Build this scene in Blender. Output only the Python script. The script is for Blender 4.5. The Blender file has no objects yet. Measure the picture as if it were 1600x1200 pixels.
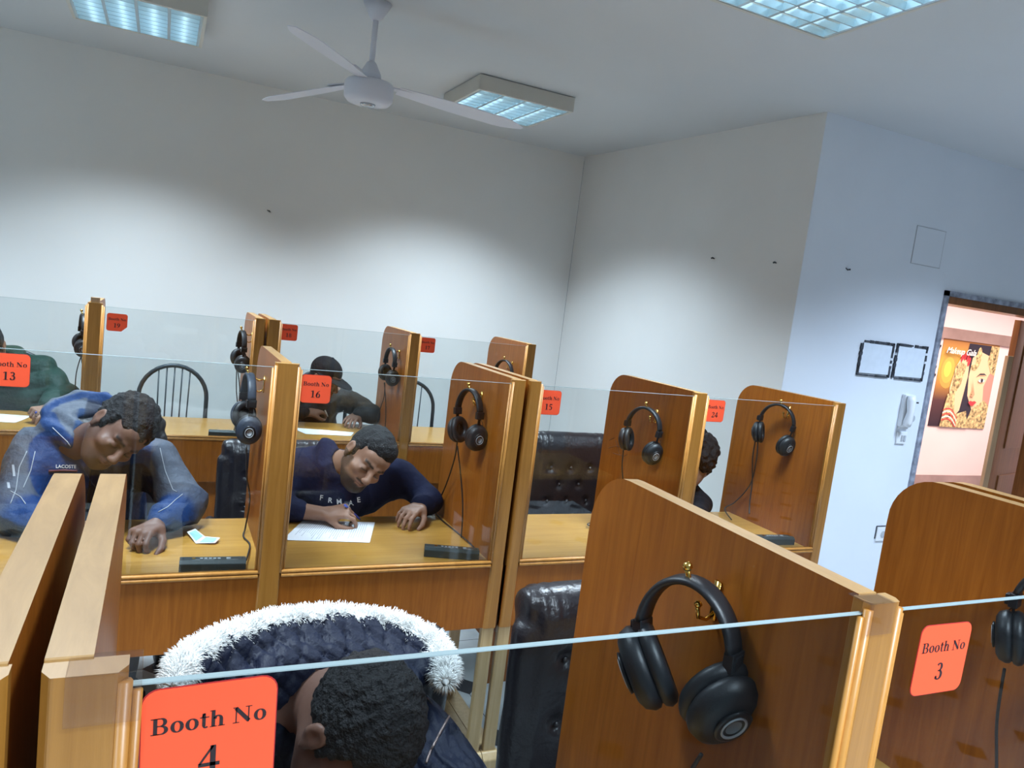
import bpy, math, random
import numpy as np
from mathutils import Vector, Matrix, noise
from mathutils.bvhtree import BVHTree
PI = math.pi
random.seed(7); np.random.seed(7)
scn = bpy.context.scene
col = scn.collection

# ------------------------------------------------------------------ camera
YAW, PITCH, ROLL, FPX = 0.445433151, 0.115453677, -0.123859399, 1174.57525
CAM = np.array([0, 0, 1.70])
def cam_axes():
    cy, sy, cp, sp = math.cos(YAW), math.sin(YAW), math.cos(PITCH), math.sin(PITCH)
    f = np.array([sy*cp, cy*cp, -sp]); r = np.array([cy, -sy, 0]); d = np.cross(f, r)
    c, s = math.cos(ROLL), math.sin(ROLL)
    return c*r+s*d, -s*r+c*d, f
CR_, CD_, CF_ = cam_axes()
cd = bpy.data.cameras.new('camera'); cam = bpy.data.objects.new('camera', cd); col.objects.link(cam)
cd.sensor_width = 36; cd.lens = 36*FPX/1600; cd.clip_start = .02; cd.clip_end = 60
m = Matrix.Identity(4)
for i in range(3):
    m[i][0] = CR_[i]; m[i][1] = -CD_[i]; m[i][2] = -CF_[i]; m[i][3] = CAM[i]
cam.matrix_world = m
scn.camera = cam
def ray(x, y):                       # direction in the place seen at a point of the photograph
    return CR_*((x-800)/FPX)+CD_*((y-600)/FPX)+CF_
def aty(x, y, Y):
    d = ray(x, y); return CAM+d*Y/d[1]
def atz(x, y, Z):
    d = ray(x, y); return CAM+d*(Z-CAM[2])/d[2]

# ------------------------------------------------------------------ world, exposure, ceiling light
w = bpy.data.worlds.new('world'); scn.world = w; w.use_nodes = True
w.node_tree.nodes['Background'].inputs[0].default_value = (.6, .7, .9, 1)
w.node_tree.nodes['Background'].inputs[1].default_value = .15
scn.view_settings.view_transform = 'Standard'; scn.view_settings.look = 'None'
scn.view_settings.gamma = 1; scn.view_settings.exposure = 0.12
LAMP_W = 43.0
LAMP_SPREAD = 121
HALL_W = 80.0

# ------------------------------------------------------------------ materials
MATS = {}
def nodes(name):
    mt = bpy.data.materials.new(name); mt.use_nodes = True
    nt = mt.node_tree; b = nt.nodes['Principled BSDF']; MATS[name] = mt
    return mt, nt, b
def simple(name, c, rough=.5, metal=0, spec=.5, coat=0, bump=0, bscale=60, var=0, vscale=6, sheen=0):
    mt, nt, b = nodes(name)
    b.inputs['Base Color'].default_value = (*c, 1); b.inputs['Roughness'].default_value = rough
    b.inputs['Metallic'].default_value = metal; b.inputs['Specular IOR Level'].default_value = spec
    b.inputs['Coat Weight'].default_value = coat; b.inputs['Sheen Weight'].default_value = sheen
    tc = nt.nodes.new('ShaderNodeTexCoord')
    if bump:
        n = nt.nodes.new('ShaderNodeTexNoise'); n.inputs['Scale'].default_value = bscale; n.inputs['Detail'].default_value = 5
        bp = nt.nodes.new('ShaderNodeBump'); bp.inputs['Strength'].default_value = bump; bp.inputs['Distance'].default_value = .01
        nt.links.new(tc.outputs['Object'], n.inputs['Vector']); nt.links.new(n.outputs['Fac'], bp.inputs['Height'])
        nt.links.new(bp.outputs['Normal'], b.inputs['Normal'])
    if var:
        n = nt.nodes.new('ShaderNodeTexNoise'); n.inputs['Scale'].default_value = vscale; n.inputs['Detail'].default_value = 6
        r = nt.nodes.new('ShaderNodeValToRGB'); r.color_ramp.elements[0].position = .3; r.color_ramp.elements[1].position = .7
        r.color_ramp.elements[0].color = (*[x*(1-var) for x in c], 1); r.color_ramp.elements[1].color = (*[min(1, x*(1+var*.5)) for x in c], 1)
        nt.links.new(tc.outputs['Object'], n.inputs['Vector']); nt.links.new(n.outputs['Fac'], r.inputs[0]); nt.links.new(r.outputs[0], b.inputs['Base Color'])
    return mt
def wood(name, c1, c2, grain=(28, 28, 1.6), rough=.32, coat=.25, big=.35):
    mt, nt, b = nodes(name)
    tc = nt.nodes.new('ShaderNodeTexCoord'); mp = nt.nodes.new('ShaderNodeMapping'); mp.inputs['Scale'].default_value = grain
    n = nt.nodes.new('ShaderNodeTexNoise'); n.inputs['Scale'].default_value = 2.2; n.inputs['Detail'].default_value = 8; n.inputs['Roughness'].default_value = .65; n.inputs['Distortion'].default_value = .6
    r = nt.nodes.new('ShaderNodeValToRGB'); r.color_ramp.elements[0].position = .3; r.color_ramp.elements[1].position = .72
    r.color_ramp.elements[0].color = (*c1, 1); r.color_ramp.elements[1].color = (*c2, 1)
    n2 = nt.nodes.new('ShaderNodeTexNoise'); n2.inputs['Scale'].default_value = 3.0; n2.inputs['Detail'].default_value = 3
    mx = nt.nodes.new('ShaderNodeMix'); mx.data_type = 'RGBA'; mx.blend_type = 'MULTIPLY'; mx.inputs[0].default_value = big
    r2 = nt.nodes.new('ShaderNodeValToRGB'); r2.color_ramp.elements[0].position = .35; r2.color_ramp.elements[1].position = .65
    r2.color_ramp.elements[0].color = (.55, .5, .45, 1); r2.color_ramp.elements[1].color = (1, 1, 1, 1)
    L = nt.links.new
    L(tc.outputs['Object'], mp.inputs[0]); L(mp.outputs[0], n.inputs['Vector']); L(n.outputs['Fac'], r.inputs[0])
    L(tc.outputs['Object'], n2.inputs['Vector']); L(n2.outputs['Fac'], r2.inputs[0])
    L(r.outputs[0], mx.inputs[6]); L(r2.outputs[0], mx.inputs[7]); L(mx.outputs[2], b.inputs['Base Color'])
    bp = nt.nodes.new('ShaderNodeBump'); bp.inputs['Strength'].default_value = .08; bp.inputs['Distance'].default_value = .004
    L(n.outputs['Fac'], bp.inputs['Height']); L(bp.outputs['Normal'], b.inputs['Normal'])
    b.inputs['Roughness'].default_value = rough; b.inputs['Coat Weight'].default_value = coat; b.inputs['Coat Roughness'].default_value = .25
    return mt
def vcol(name, rough=.6, bump=0, bscale=80, sheen=0, coat=0, spec=.4, dist=.004):
    mt, nt, b = nodes(name)
    a = nt.nodes.new('ShaderNodeVertexColor'); a.layer_name = 'col'
    nt.links.new(a.outputs['Color'], b.inputs['Base Color'])
    b.inputs['Roughness'].default_value = rough; b.inputs['Sheen Weight'].default_value = sheen; b.inputs['Coat Weight'].default_value = coat
    b.inputs['Specular IOR Level'].default_value = spec
    if bump:
        tc = nt.nodes.new('ShaderNodeTexCoord'); n = nt.nodes.new('ShaderNodeTexNoise'); n.inputs['Scale'].default_value = bscale; n.inputs['Detail'].default_value = 6
        bp = nt.nodes.new('ShaderNodeBump'); bp.inputs['Strength'].default_value = bump; bp.inputs['Distance'].default_value = dist
        nt.links.new(tc.outputs['Object'], n.inputs['Vector']); nt.links.new(n.outputs['Fac'], bp.inputs['Height']); nt.links.new(bp.outputs['Normal'], b.inputs['Normal'])
    return mt
def glass(name, tint, f0=.035):
    mt, nt, b = nodes(name); nt.nodes.remove(b)
    o = nt.nodes['Material Output']; t = nt.nodes.new('ShaderNodeBsdfTransparent'); t.inputs[0].default_value = (*tint, 1)
    g = nt.nodes.new('ShaderNodeBsdfGlossy'); g.inputs['Roughness'].default_value = .02
    ge = nt.nodes.new('ShaderNodeNewGeometry'); mx = nt.nodes.new('ShaderNodeMixShader')
    def mth(op, a, b_=None):
        n = nt.nodes.new('ShaderNodeMath'); n.operation = op
        for i, v in enumerate((a, b_)):
            if isinstance(v, (int, float)): n.inputs[i].default_value = v
            elif v is not None: nt.links.new(v, n.inputs[i])
        return n.outputs[0]
    dt_ = nt.nodes.new('ShaderNodeVectorMath'); dt_.operation = 'DOT_PRODUCT'
    nt.links.new(ge.outputs['Incoming'], dt_.inputs[0]); nt.links.new(ge.outputs['Normal'], dt_.inputs[1])
    c_ = mth('ABSOLUTE', dt_.outputs['Value']); k_ = mth('POWER', mth('SUBTRACT', 1.0, c_), 5.0)
    fr_ = mth('ADD', mth('MULTIPLY', k_, .3 if f0 < .03 else .9), f0)
    nt.links.new(fr_, mx.inputs[0]); nt.links.new(t.outputs[0], mx.inputs[1]); nt.links.new(g.outputs[0], mx.inputs[2]); nt.links.new(mx.outputs[0], o.inputs[0])
    return mt
def emit(name, c, s):
    mt, nt, b = nodes(name); b.inputs['Base Color'].default_value = (*c, 1)
    b.inputs['Emission Color'].default_value = (*c, 1); b.inputs['Emission Strength'].default_value = s
    return mt
veneer = wood('veneer', (.27, .076, .006), (.41, .130, .013), coat=.03, rough=.40)
MATS['veneer'].node_tree.nodes['Principled BSDF'].inputs['Specular IOR Level'].default_value = .3
veneer_edge = wood('edge_wood', (.33, .17, .045), (.47, .26, .085), grain=(20, 3, 20), rough=.4, big=.15)
post_wood = wood('post_wood', (.30, .120, .016), (.45, .20, .038), grain=(30, 30, 1.2), rough=.32, coat=.15, big=.2)
bead_wood = wood('bead_wood', (.40, .16, .026), (.54, .25, .055), grain=(20, 20, 3), rough=.42, coat=.08, big=.1)
desk_wood = wood('desk_wood', (.46, .22, .035), (.62, .34, .075), grain=(1.5, 26, 26), rough=.28, coat=.2, big=.25)
door_wood = wood('door_wood', (.15, .048, .012), (.27, .10, .026), grain=(22, 22, 1.2), rough=.35)
trim_wood = wood('pale_trim_wood', (.34, .20, .10), (.46, .30, .17), grain=(22, 22, 1.2), rough=.4)
leg_wood = wood('leg_wood', (.42, .27, .11), (.58, .40, .20), grain=(30, 30, 1.2), rough=.4, big=.1)
clear = glass('clear_glass', (.93, .95, .95)); smoke = glass('dusty_glass', (.76, .79, .80), .002)
glass_edge = simple('glass_edge', (.30, .37, .38), .15, spec=.8)
paint = simple('wall_paint', (.80, .80, .78), .75, bump=.05, bscale=25, var=.04, vscale=1.3)
ceil_m = simple('ceiling_paint', (.60, .62, .63), .8, bump=.04, bscale=12, var=.04, vscale=1)
door_wall_m = simple('entrance_wall_paint', (.76, .80, .86), .7, bump=.05, bscale=25, var=.03, vscale=2)
hall_m = simple('hall_paint', (.86, .63, .60), .7, var=.04, vscale=2)
hall_band = simple('hall_band', (.34, .22, .19), .5, var=.2, vscale=5)
brass = simple('brass', (.75, .48, .12), .18, 1)
blackp = simple('black_plastic', (.010, .011, .014), .35, spec=.5)
softblack = simple('black_leatherette', (.011, .012, .015), .45, bump=.06, bscale=300)
bluegrey = simple('worn_blue_black', (.030, .040, .062), .45, bump=.15, bscale=150)
steel = simple('steel', (.55, .56, .58), .25, 1)
dark_steel = simple('dark_painted_steel', (.035, .045, .055), .4, .3)
leather = simple('black_leather', (.016, .013, .016), .33, spec=.6, bump=.25, bscale=70)
cable_m = simple('cable_rubber', (.02, .016, .015), .5)
white_pl = simple('white_plastic', (.78, .80, .82), .35)
grey_pl = simple('grey_plastic', (.45, .47, .5), .4)
fan_white = simple('fan_white', (.70, .71, .78), .4)
cream = simple('fixture_cream', (.60, .58, .52), .5, var=.06, vscale=5)
louvre_m = simple('louvre_white', (.62, .76, .82), .25, .4)
sign_m = simple('sign_orange', (1.0, .11, .045), .8, spec=.1)
ink = simple('ink', (.02, .008, .01), .6)
sign_edge = simple('sign_red_edge', (.42, .02, .02), .6)
paper_m = simple('paper', (.86, .88, .93), .7)
print_m = simple('printed_lines', (.42, .45, .52), .7)
mask_m = simple('pale_blue_wrapper', (.36, .68, .80), .6)
tape_m = glass('clear_tape', (.93, .91, .90))
skinm = vcol('skin', .5, bump=.08, bscale=180, spec=.35)
clothm = vcol('cloth', .85, bump=.6, bscale=22, sheen=.0, dist=.016, spec=.15)
nylonm = vcol('nylon', .58, bump=.7, bscale=22, spec=.25, dist=.018)
hairm = vcol('hair', .6, bump=1.0, bscale=170, spec=.3, dist=.008)
furm = simple('white_fur', (.92, .92, .90), .9, spec=.1)
plate_white = simple('plate_white', (.72, .78, .86), .5, var=.05, vscale=20)
smudge = simple('dark_smudged_tape', (.05, .055, .07), .7, var=.9, vscale=30)
chip = simple('bare_chipped_patch', (.82, .82, .80), .8)
pen_blue = simple('pen_blue', (.02, .05, .42), .3)
def floor_mat():
    mt, nt, b = nodes('tile_floor'); L = nt.links.new
    tc = nt.nodes.new('ShaderNodeTexCoord'); sp = nt.nodes.new('ShaderNodeSeparateXYZ'); L(tc.outputs['Object'], sp.inputs[0])
    def mth(op, a, bb=None):
        n = nt.nodes.new('ShaderNodeMath'); n.operation = op
        for i, v in enumerate((a, bb)):
            if v is None: continue
            if isinstance(v, (int, float)): n.inputs[i].default_value = v
            else: L(v, n.inputs[i])
        return n.outputs[0]
    P = .40
    def cell(o, c0): return mth('ABSOLUTE', mth('SUBTRACT', mth('FLOORED_MODULO', mth('SUBTRACT', o, c0-P/2), P), P/2))
    ax = cell(sp.outputs[0], 1.295); ay = cell(sp.outputs[1], 2.42)
    s = mth('ADD', ax, ay); dia = mth('LESS_THAN', s, .072); g = mth('LESS_THAN', mth('MINIMUM', ax, ay), .0022)
    n = nt.nodes.new('ShaderNodeTexNoise'); n.inputs['Scale'].default_value = 9; n.inputs['Detail'].default_value = 6; L(tc.outputs['Object'], n.inputs['Vector'])
    r = nt.nodes.new('ShaderNodeValToRGB'); r.color_ramp.elements[0].color = (.30, .33, .34, 1); r.color_ramp.elements[1].color = (.48, .50, .50, 1); L(n.outputs['Fac'], r.inputs[0])
    m1 = nt.nodes.new('ShaderNodeMix'); m1.data_type = 'RGBA'; L(g, m1.inputs[0]); L(r.outputs[0], m1.inputs[6]); m1.inputs[7].default_value = (.12, .12, .12, 1)
    m2 = nt.nodes.new('ShaderNodeMix'); m2.data_type = 'RGBA'; L(dia, m2.inputs[0]); L(m1.outputs[2], m2.inputs[6]); m2.inputs[7].default_value = (.03, .03, .035, 1)
    L(m2.outputs[2], b.inputs['Base Color']); b.inputs['Roughness'].default_value = .25
    return mt
tile = floor_mat()

# ------------------------------------------------------------------ mesh helpers
OFF = {}
class M:
    def __init__(s): s.v = []; s.f = []; s.mi = []; s.mats = []
    def mat(s, m):
        if m not in s.mats: s.mats.append(m)
        return s.mats.index(m)
    def add(s, v, f, m):
        o = len(s.v); k = s.mat(m); s.v += [tuple(map(float, p)) for p in v]; s.f += [tuple(i+o for i in q) for q in f]; s.mi += [k]*len(f)
        return s
    def box(s, x0, x1, y0, y1, z0, z1, m, T=None):
        v = [(x, y, z) for x in (x0, x1) for y in (y0, y1) for z in (z0, z1)]
        if T is not None: v = [tuple(T @ Vector(p)) for p in v]
        return s.add(v, [(0, 1, 3, 2), (4, 6, 7, 5), (0, 4, 5, 1), (2, 3, 7, 6), (0, 2, 6, 4), (1, 5, 7, 3)], m)
    def prism(s, poly, a0, a1, axis, m, edge=None):      # poly of 2D points, extruded along axis
        def P(p, a):
            return {'x': (a, p[0], p[1]), 'y': (p[0], a, p[1]), 'z': (p[0], p[1], a)}[axis]
        n = len(poly); v = [P(p, a0) for p in poly]+[P(p, a1) for p in poly]
        s.add(v, [tuple(range(n))[::-1], tuple(range(n, 2*n))], m)
        s.add(v, [(i, (i+1) % n, n+(i+1) % n, n+i) for i in range(n)], edge or m)
        return s
    def tube(s, pts, r, m, n=8, cap=True, flat=None):
        pts = [Vector(p) for p in pts]; rs = r if isinstance(r, (list, tuple)) else [r]*len(pts)
        rings = []; up = None
        for i, p in enumerate(pts):
            t = (pts[min(i+1, len(pts)-1)]-pts[max(i-1, 0)]).normalized()
            if up is None:
                up = Vector((0, 0, 1)) if abs(t.z) < .9 else Vector((1, 0, 0))
            a = (up-t*up.dot(t)).normalized(); b = t.cross(a); up = a
            rings.append([p+(a*math.cos(2*PI*k/n)+b*math.sin(2*PI*k/n))*rs[i] for k in range(n)])
        v = [q for R in rings for q in R]; f = []
        for i in range(len(pts)-1):
            for k in range(n): f.append((i*n+k, i*n+(k+1) % n, (i+1)*n+(k+1) % n, (i+1)*n+k))
        if cap: f += [tuple(range(n))[::-1], tuple((len(pts)-1)*n+k for k in range(n))]
        return s.add(v, f, m)
    def lathe(s, prof, m, c=(0, 0, 0), n=24, T=None):    # prof of (r, z), around z
        v = []
        for r, z in prof:
            for k in range(n): v.append(Vector((c[0]+r*math.cos(2*PI*k/n), c[1]+r*math.sin(2*PI*k/n), c[2]+z)))
        if T is not None: v = [T @ p for p in v]
        f = []
        for i in range(len(prof)-1):
            for k in range(n): f.append((i*n+k, i*n+(k+1) % n, (i+1)*n+(k+1) % n, (i+1)*n+k))
        f += [tuple(range(n))[::-1], tuple((len(prof)-1)*n+k for k in range(n))]
        return s.add(v, f, m)
    def build(s, name, parent=None, smooth=False, bevel=0, loc=None):
        off = Vector(OFF.get(parent.name, (0, 0, 0))) if parent else Vector(loc or (0, 0, 0))
        me = bpy.data.meshes.new(name); me.from_pydata([tuple(Vector(p)-off) for p in s.v], [], s.f)
        for mt in s.mats: me.materials.append(mt)
        me.polygons.foreach_set('material_index', s.mi)
        me.validate(); me.update()
        if smooth: me.polygons.foreach_set('use_smooth', [True]*len(me.polygons))
        o = bpy.data.objects.new(name, me); col.objects.link(o)
        if smooth == 2 or (bevel and smooth is False):
            pass
        if bevel:
            bm = o.modifiers.new('bevel', 'BEVEL'); bm.width = bevel; bm.segments = 2; bm.limit_method = 'ANGLE'; bm.angle_limit = .6
        if parent: o.parent = parent; OFF[o.name] = tuple(off)
        else: o.location = off; OFF[o.name] = tuple(off)
        return o
def tag(o, label=None, cat=None, group=None, kind=None):
    if label: o['label'] = label
    if cat: o['category'] = cat
    if group: o['group'] = group
    if kind: o['kind'] = kind
    return o
def thing(name, label, cat, loc=(0, 0, 0), rz=0, group=None, local=False):
    o = bpy.data.objects.new(name, None); col.objects.link(o); o.location = loc; o.rotation_euler = (0, 0, rz); o.empty_display_size = .05
    OFF[o.name] = (0, 0, 0) if local else tuple(loc)
    return tag(o, label, cat, group)
def copy_tree(o, parent=None):
    kids = [c for c in bpy.data.objects if c.parent == o]
    c = o.copy(); col.objects.link(c)
    if parent: c.parent = parent
    for k in kids: copy_tree(k, c)
    return c
def struct(name, mm, **k):
    return tag(mm.build(name, **k), kind='structure')

# ------------------------------------------------------------------ the room
DW = 3.12; BW = 5.46; CH = 2.875
struct('floor', M().box(-4, 8.2, -2.4, 5.6, -.06, 0, tile))
struct('ceiling', M().box(-4, 6.6, -2.4, 5.6, CH, CH+.08, ceil_m))
struct('wall_back', M().box(-4, 3.0, BW, BW+.12, 0, CH, paint))
struct('wall_right', M().prism([(3.14, DW+.002), (3.002, BW), (3.20, BW), (3.34, DW+.002)], 0, CH, 'z', paint))
dwm = M().box(3.142, 4.36, DW, DW+.15, 0, CH, door_wall_m).box(5.72, 6.6, DW, DW+.15, 0, CH, door_wall_m).box(4.36, 5.72, DW, DW+.15, 2.045, CH, door_wall_m)
struct('wall_entrance', dwm)
dimp = simple('low_bounce_paint', (.42, .42, .40), .8, var=.1, vscale=1)  # walls out of view, colour made darker only to cut bounced light
struct('wall_left', M().box(-4.12, -4, -2.4, 5.6, 0, CH, dimp))
struct('wall_rear', M().box(-4, 6.6, -2.52, -2.4, 0, CH, dimp))
struct('wall_far_right', M().box(6.6, 6.72, -2.4, DW+.15, 0, CH, dimp))
struct('baseboard_back', M().box(-4, 3.0, BW-.015, BW, 0, .09, cream))
# doorway and hall
HY = 4.3
door_frame_m = simple('scuffed_grey_frame', (.33, .35, .42), .55, var=.6, vscale=18)
struct('trim_1', M().box(4.325, 4.362, DW-.014, DW+.16, 0, 2.06, door_frame_m))
struct('trim_2', M().box(4.325, 5.76, DW-.014, DW+.03, 2.03, 2.062, door_frame_m).box(4.362, 5.72, DW-.005, DW+.16, 1.985, 2.03, door_wood))
struct('trim_3', M().box(5.68, 5.76, DW-.014, DW+.16, 0, 2.03, door_wood))
struct('wall_hall', M().box(3.4, 8.2, HY, HY+.1, 0, CH, hall_m))
struct('wall_hall_end', M().box(8.1, 8.2, DW+.15, HY, 0, CH, hall_m))
struct('ceiling_hall', M().box(3.35, 8.2, DW+.15, HY, 2.6, 2.7, hall_m))
struct('trim_4', M().box(3.4, 8.1, HY-.012, HY, 1.80, 1.895, hall_band))
struct('baseboard_hall', M().box(3.4, 8.1, HY-.015, HY, 0, .60, simple('hall_dado', (.40, .26, .24), .5, var=.2)))
dl = bpy.data.lights.new('hall_light', 'AREA'); dl.energy = HALL_W; dl.size = .8; dl.size_y = 3.0; dl.shape = 'RECTANGLE'; dl.color = (1, .90, .86)
dl.spread = math.radians(105)
lo = bpy.data.objects.new('hall_light', dl); col.objects.link(lo); lo.location = (6.0, 3.60, 2.56); lo.rotation_euler = (0, 0, PI/2)
# door leaf standing open into the hall
dt = thing('door_1', None, None, (5.41, DW+.17, 0)); tag(dt, kind='structure')
ang = math.atan2(.42, 1.0)
T = Matrix.Translation((5.41, DW+.17, 0)) @ Matrix.Rotation(math.radians(14), 4, 'Z')
M().box(0, .84, 0, .04, .01, 1.97, door_wood, T).build('door_leaf', dt, bevel=.002)
M().box(.16, .68, -.008, 0, .2, .85, door_wood, T).box(.16, .68, -.008, 0, 1.05, 1.8, door_wood, T).build('door_panel', dt, bevel=.004)
M().tube([T @ Vector((.76, -.03, 1.0)), T @ Vector((.64, -.04, 1.0))], .009, brass).tube([T @ Vector((.76, 0, 1.0)), T @ Vector((.76, -.035, 1.0))], .012, brass).build('door_handle', dt, smooth=True)
# pale upright board leaning in the hall beside the door
pa = aty(1569, 540, DW+.22)
t = M().box(5.325, 5.385, DW+.155, DW+.18, 0, 1.715, trim_wood)
tag(t.build('wooden_upright', loc=(5.355, DW+.17, 0), bevel=.002), 'pale narrow wooden upright standing in the doorway before the dark door', 'board')

# ------------------------------------------------------------------ ceiling lamps
glow_tube = emit('lamp_tube_glow', (.72, .90, 1.0), 2.4)
def make_lamp():
    r = thing('ceiling_light', None, 'ceiling light', local=True)
    S = .275; H0 = .085
    h = M()
    for a, b, c_, d in ((-S-.022, S+.022, -S-.022, -S-.006), (-S-.022, S+.022, S+.006, S+.022), (-S-.022, -S-.006, -S-.006, S+.006), (S+.006, S+.022, -S-.006, S+.006)):
        h.box(a, b, c_, d, -H0, -.004, cream)
    h.build('housing', r, bevel=.002)
    M().box(-S-.004, S+.004, -S-.004, S+.004, -.012, -.004, louvre_m).build('reflector', r)
    for k in range(4):
        x = -S+S*2*(k+.5)/4
        M().tube([(x, -S+.02, -.035), (x, S-.02, -.035)], .012, glow_tube, 10).build('lamp_tube', r, smooth=True)
    lv = M()
    for k in range(5):
        x = -S+S*2*k/4
        lv.prism([(x-.007, -H0+.002), (x+.007, -H0+.002), (x+.001, -.052), (x-.001, -.052)], -S, S, 'y', louvre_m)
    for k in range(9):
        y = -S+S*2*k/8
        lv.prism([(y-.003, -H0+.002), (y+.003, -H0+.002), (y+.0008, -.055), (y-.0008, -.055)], -S, S, 'x', louvre_m)
    lv.build('louvre', r)
    return r
lamp0 = make_lamp()
lamps = [(1.785, 4.29, 'square louvred ceiling light beyond the fan, over the third row of booths'),
         (-.185, 4.23, 'square louvred ceiling light at the upper left, left of the fan'),
         (1.89, 1.955, 'large looking louvred ceiling light at the upper right of the photo'),
         (-.185, 1.955, None), (4.2, 1.75, None), (-2.3, 4.23, None), (-2.3, 1.955, None), (.9, -.6, None), (-1.6, -.6, None), (3.4, -.6, None)]
for i, (x, y, lb) in enumerate(lamps):
    if lb:
        o = lamp0 if i == 0 else copy_tree(lamp0)
        o.location = (x, y, CH); o['label'] = lb; o['group'] = 'louvred ceiling lights'
    ld = bpy.data.lights.new('lamp_light', 'AREA'); ld.shape = 'SQUARE'; ld.size = .50; ld.energy = LAMP_W*(1.8 if y < 0 else 1.0 if x < 3 else 1.3)
    ld.spread = math.radians(LAMP_SPREAD); ld.color = (.72, .87, 1.0) if x < 3 else (.62, .78, 1.0)
    lo = bpy.data.objects.new('lamp_light', ld); col.objects.link(lo); lo.location = (x, y, CH-.088)

# ------------------------------------------------------------------ ceiling fan
FS = .92
f = thing('ceiling_fan', 'white three-bladed ceiling fan hanging on a rod from the ceiling', 'ceiling fan', (.762, 3.40, 2.50))
c = (.762, 3.40, 2.50)
M().lathe([(.0, -.050), (.060, -.050), (.090, -.046), (.104, -.030), (.107, .0), (.107, .030), (.098, .042), (.03, .05), (.0, .05)], fan_white, c, 32).build('motor_housing', f, smooth=True)
M().lathe([(.0, -.060), (.028, -.060), (.034, -.050), (.0, -.049)], steel, c, 20).build('cap_ring', f, smooth=True)
M().lathe([(.0, .045), (.052, .045), (.044, .08), (.020, .125), (.012, .13), (0, .13)], fan_white, c, 24).build('lower_canopy', f, smooth=True)
M().tube([(c[0], c[1], 2.61), (c[0], c[1], 2.83)], .0125, fan_white, 12).build('rod', f, smooth=True)
M().lathe([(.0, .30), (.02, .30), (.03, .315), (.062, .372), (0, .374)], fan_white, c, 24).build('ceiling_canopy', f, smooth=True)
for a in (119, 3, 237):
    T = Matrix.Translation(c) @ Matrix.Rotation(math.radians(a), 4, 'Z')
    bl = M(); n = 14; v = []
    for i in range(n+1):
        t = i/n; x = .13+.63*t; wdt = .036+.016*math.sin(PI*min(1, t*1.4)*.7)
        if t > .82: wdt *= max(.12, 1-((t-.82)/.18)**1.3*.88)
        tw = math.radians(-11)
        zc = .036-.03*t
        for s, zz in ((-1, 0), (1, 0)):
            for th in (-.0015, .0015):
                v.append(T @ Vector((x, s*wdt*math.cos(tw)+(-.02*t if s < 0 else 0), zc+s*wdt*math.sin(tw)+th)))
    fc = []
    for i in range(n):
        o = i*4; q = o+4
        fc += [(o, q, q+2, o+2), (o+1, o+3, q+3, q+1), (o, o+1, q+1, q), (o+2, q+2, q+3, o+3)]
    fc += [(0, 2, 3, 1), (n*4, n*4+1, n*4+3, n*4+2)]
    bl.add(v, fc, fan_white)
    b = bl.build('blade', f)
    M().prism([(.08, -.018), (.20, -.028), (.27, -.022), (.27, .022), (.20, .028), (.08, .018)], .030, .036, 'z', fan_white)
    br = M(); br.prism([(.085, -.018), (.19, -.03), (.25, -.026), (.25, .026), (.19, .03), (.085, .018)], .036, .042, 'z', fan_white)
    br.v = [tuple(T @ Vector(p)) for p in br.v]
    br.build('blade_bracket', f)

# ------------------------------------------------------------------ things on the walls
def on_entrance(px, py): p = aty(px, py, DW); return p[0], p[2]
def taped_plate(x0, x1, z0, z1, label):
    r = thing('wall_plate', label, 'wall plate', (x0, DW, z0), group='square plates beside the door')
    M().prism([(x0+.012, z0+.012), (x1-.012, z0+.014), (x1-.014, z1-.012), (x0+.014, z1-.010)], DW-.008, DW, 'y', plate_white).build('plate', r)
    b = M(); rr = random.Random(int(x0*1000))
    def strip(p, q, wd):
        n = 12
        for i in range(n):
            a = i/n; c_ = (i+1)/n
            if rr.random() < .08: continue
            wa = wd*(.5+rr.random()*.7)
            P = [p[0]+(q[0]-p[0])*a, p[1]+(q[1]-p[1])*a, p[0]+(q[0]-p[0])*c_, p[1]+(q[1]-p[1])*c_]
            if abs(q[0]-p[0]) > abs(q[1]-p[1]): b.box(P[0], P[2]+.002, DW-.010, DW, P[1]-wa/2, P[1]+wa/2, smudge)
            else: b.box(P[0]-wa/2, P[0]+wa/2, DW-.010, DW, min(P[1], P[3]), max(P[1], P[3])+.002, smudge)
    strip((x0, z0), (x1, z0), .010); strip((x0, z1), (x1, z1), .014); strip((x0+.004, z0), (x0+.004, z1), .018); strip((x1-.004, z0), (x1-.004, z1), .016)
    b.build('dark_border', r)
taped_plate(3.695, 3.965, 1.497, 1.696, 'white square plate edged in dark tape, the left one beside the doorway')
taped_plate(3.995, 4.265, 1.497, 1.700, 'white square plate edged in dark tape, the one nearer the doorway')
r = thing('access_panel', 'flush square access panel outlined high on the entrance wall', 'access panel', (3.985, DW, 2.18))
M().box(3.985, 4.235, DW-.004, DW, 2.185, 2.40, door_wall_m).build('cover', r)
g = M()
for a, b_, c_, d in ((3.981, 3.985, 2.181, 2.404), (4.235, 4.239, 2.181, 2.404), (3.985, 4.235, 2.400, 2.403), (3.985, 4.235, 2.181, 2.184)): g.box(a, b_, DW-.0035, DW, c_, d, grey_pl)
g.build('seam', r)
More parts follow.
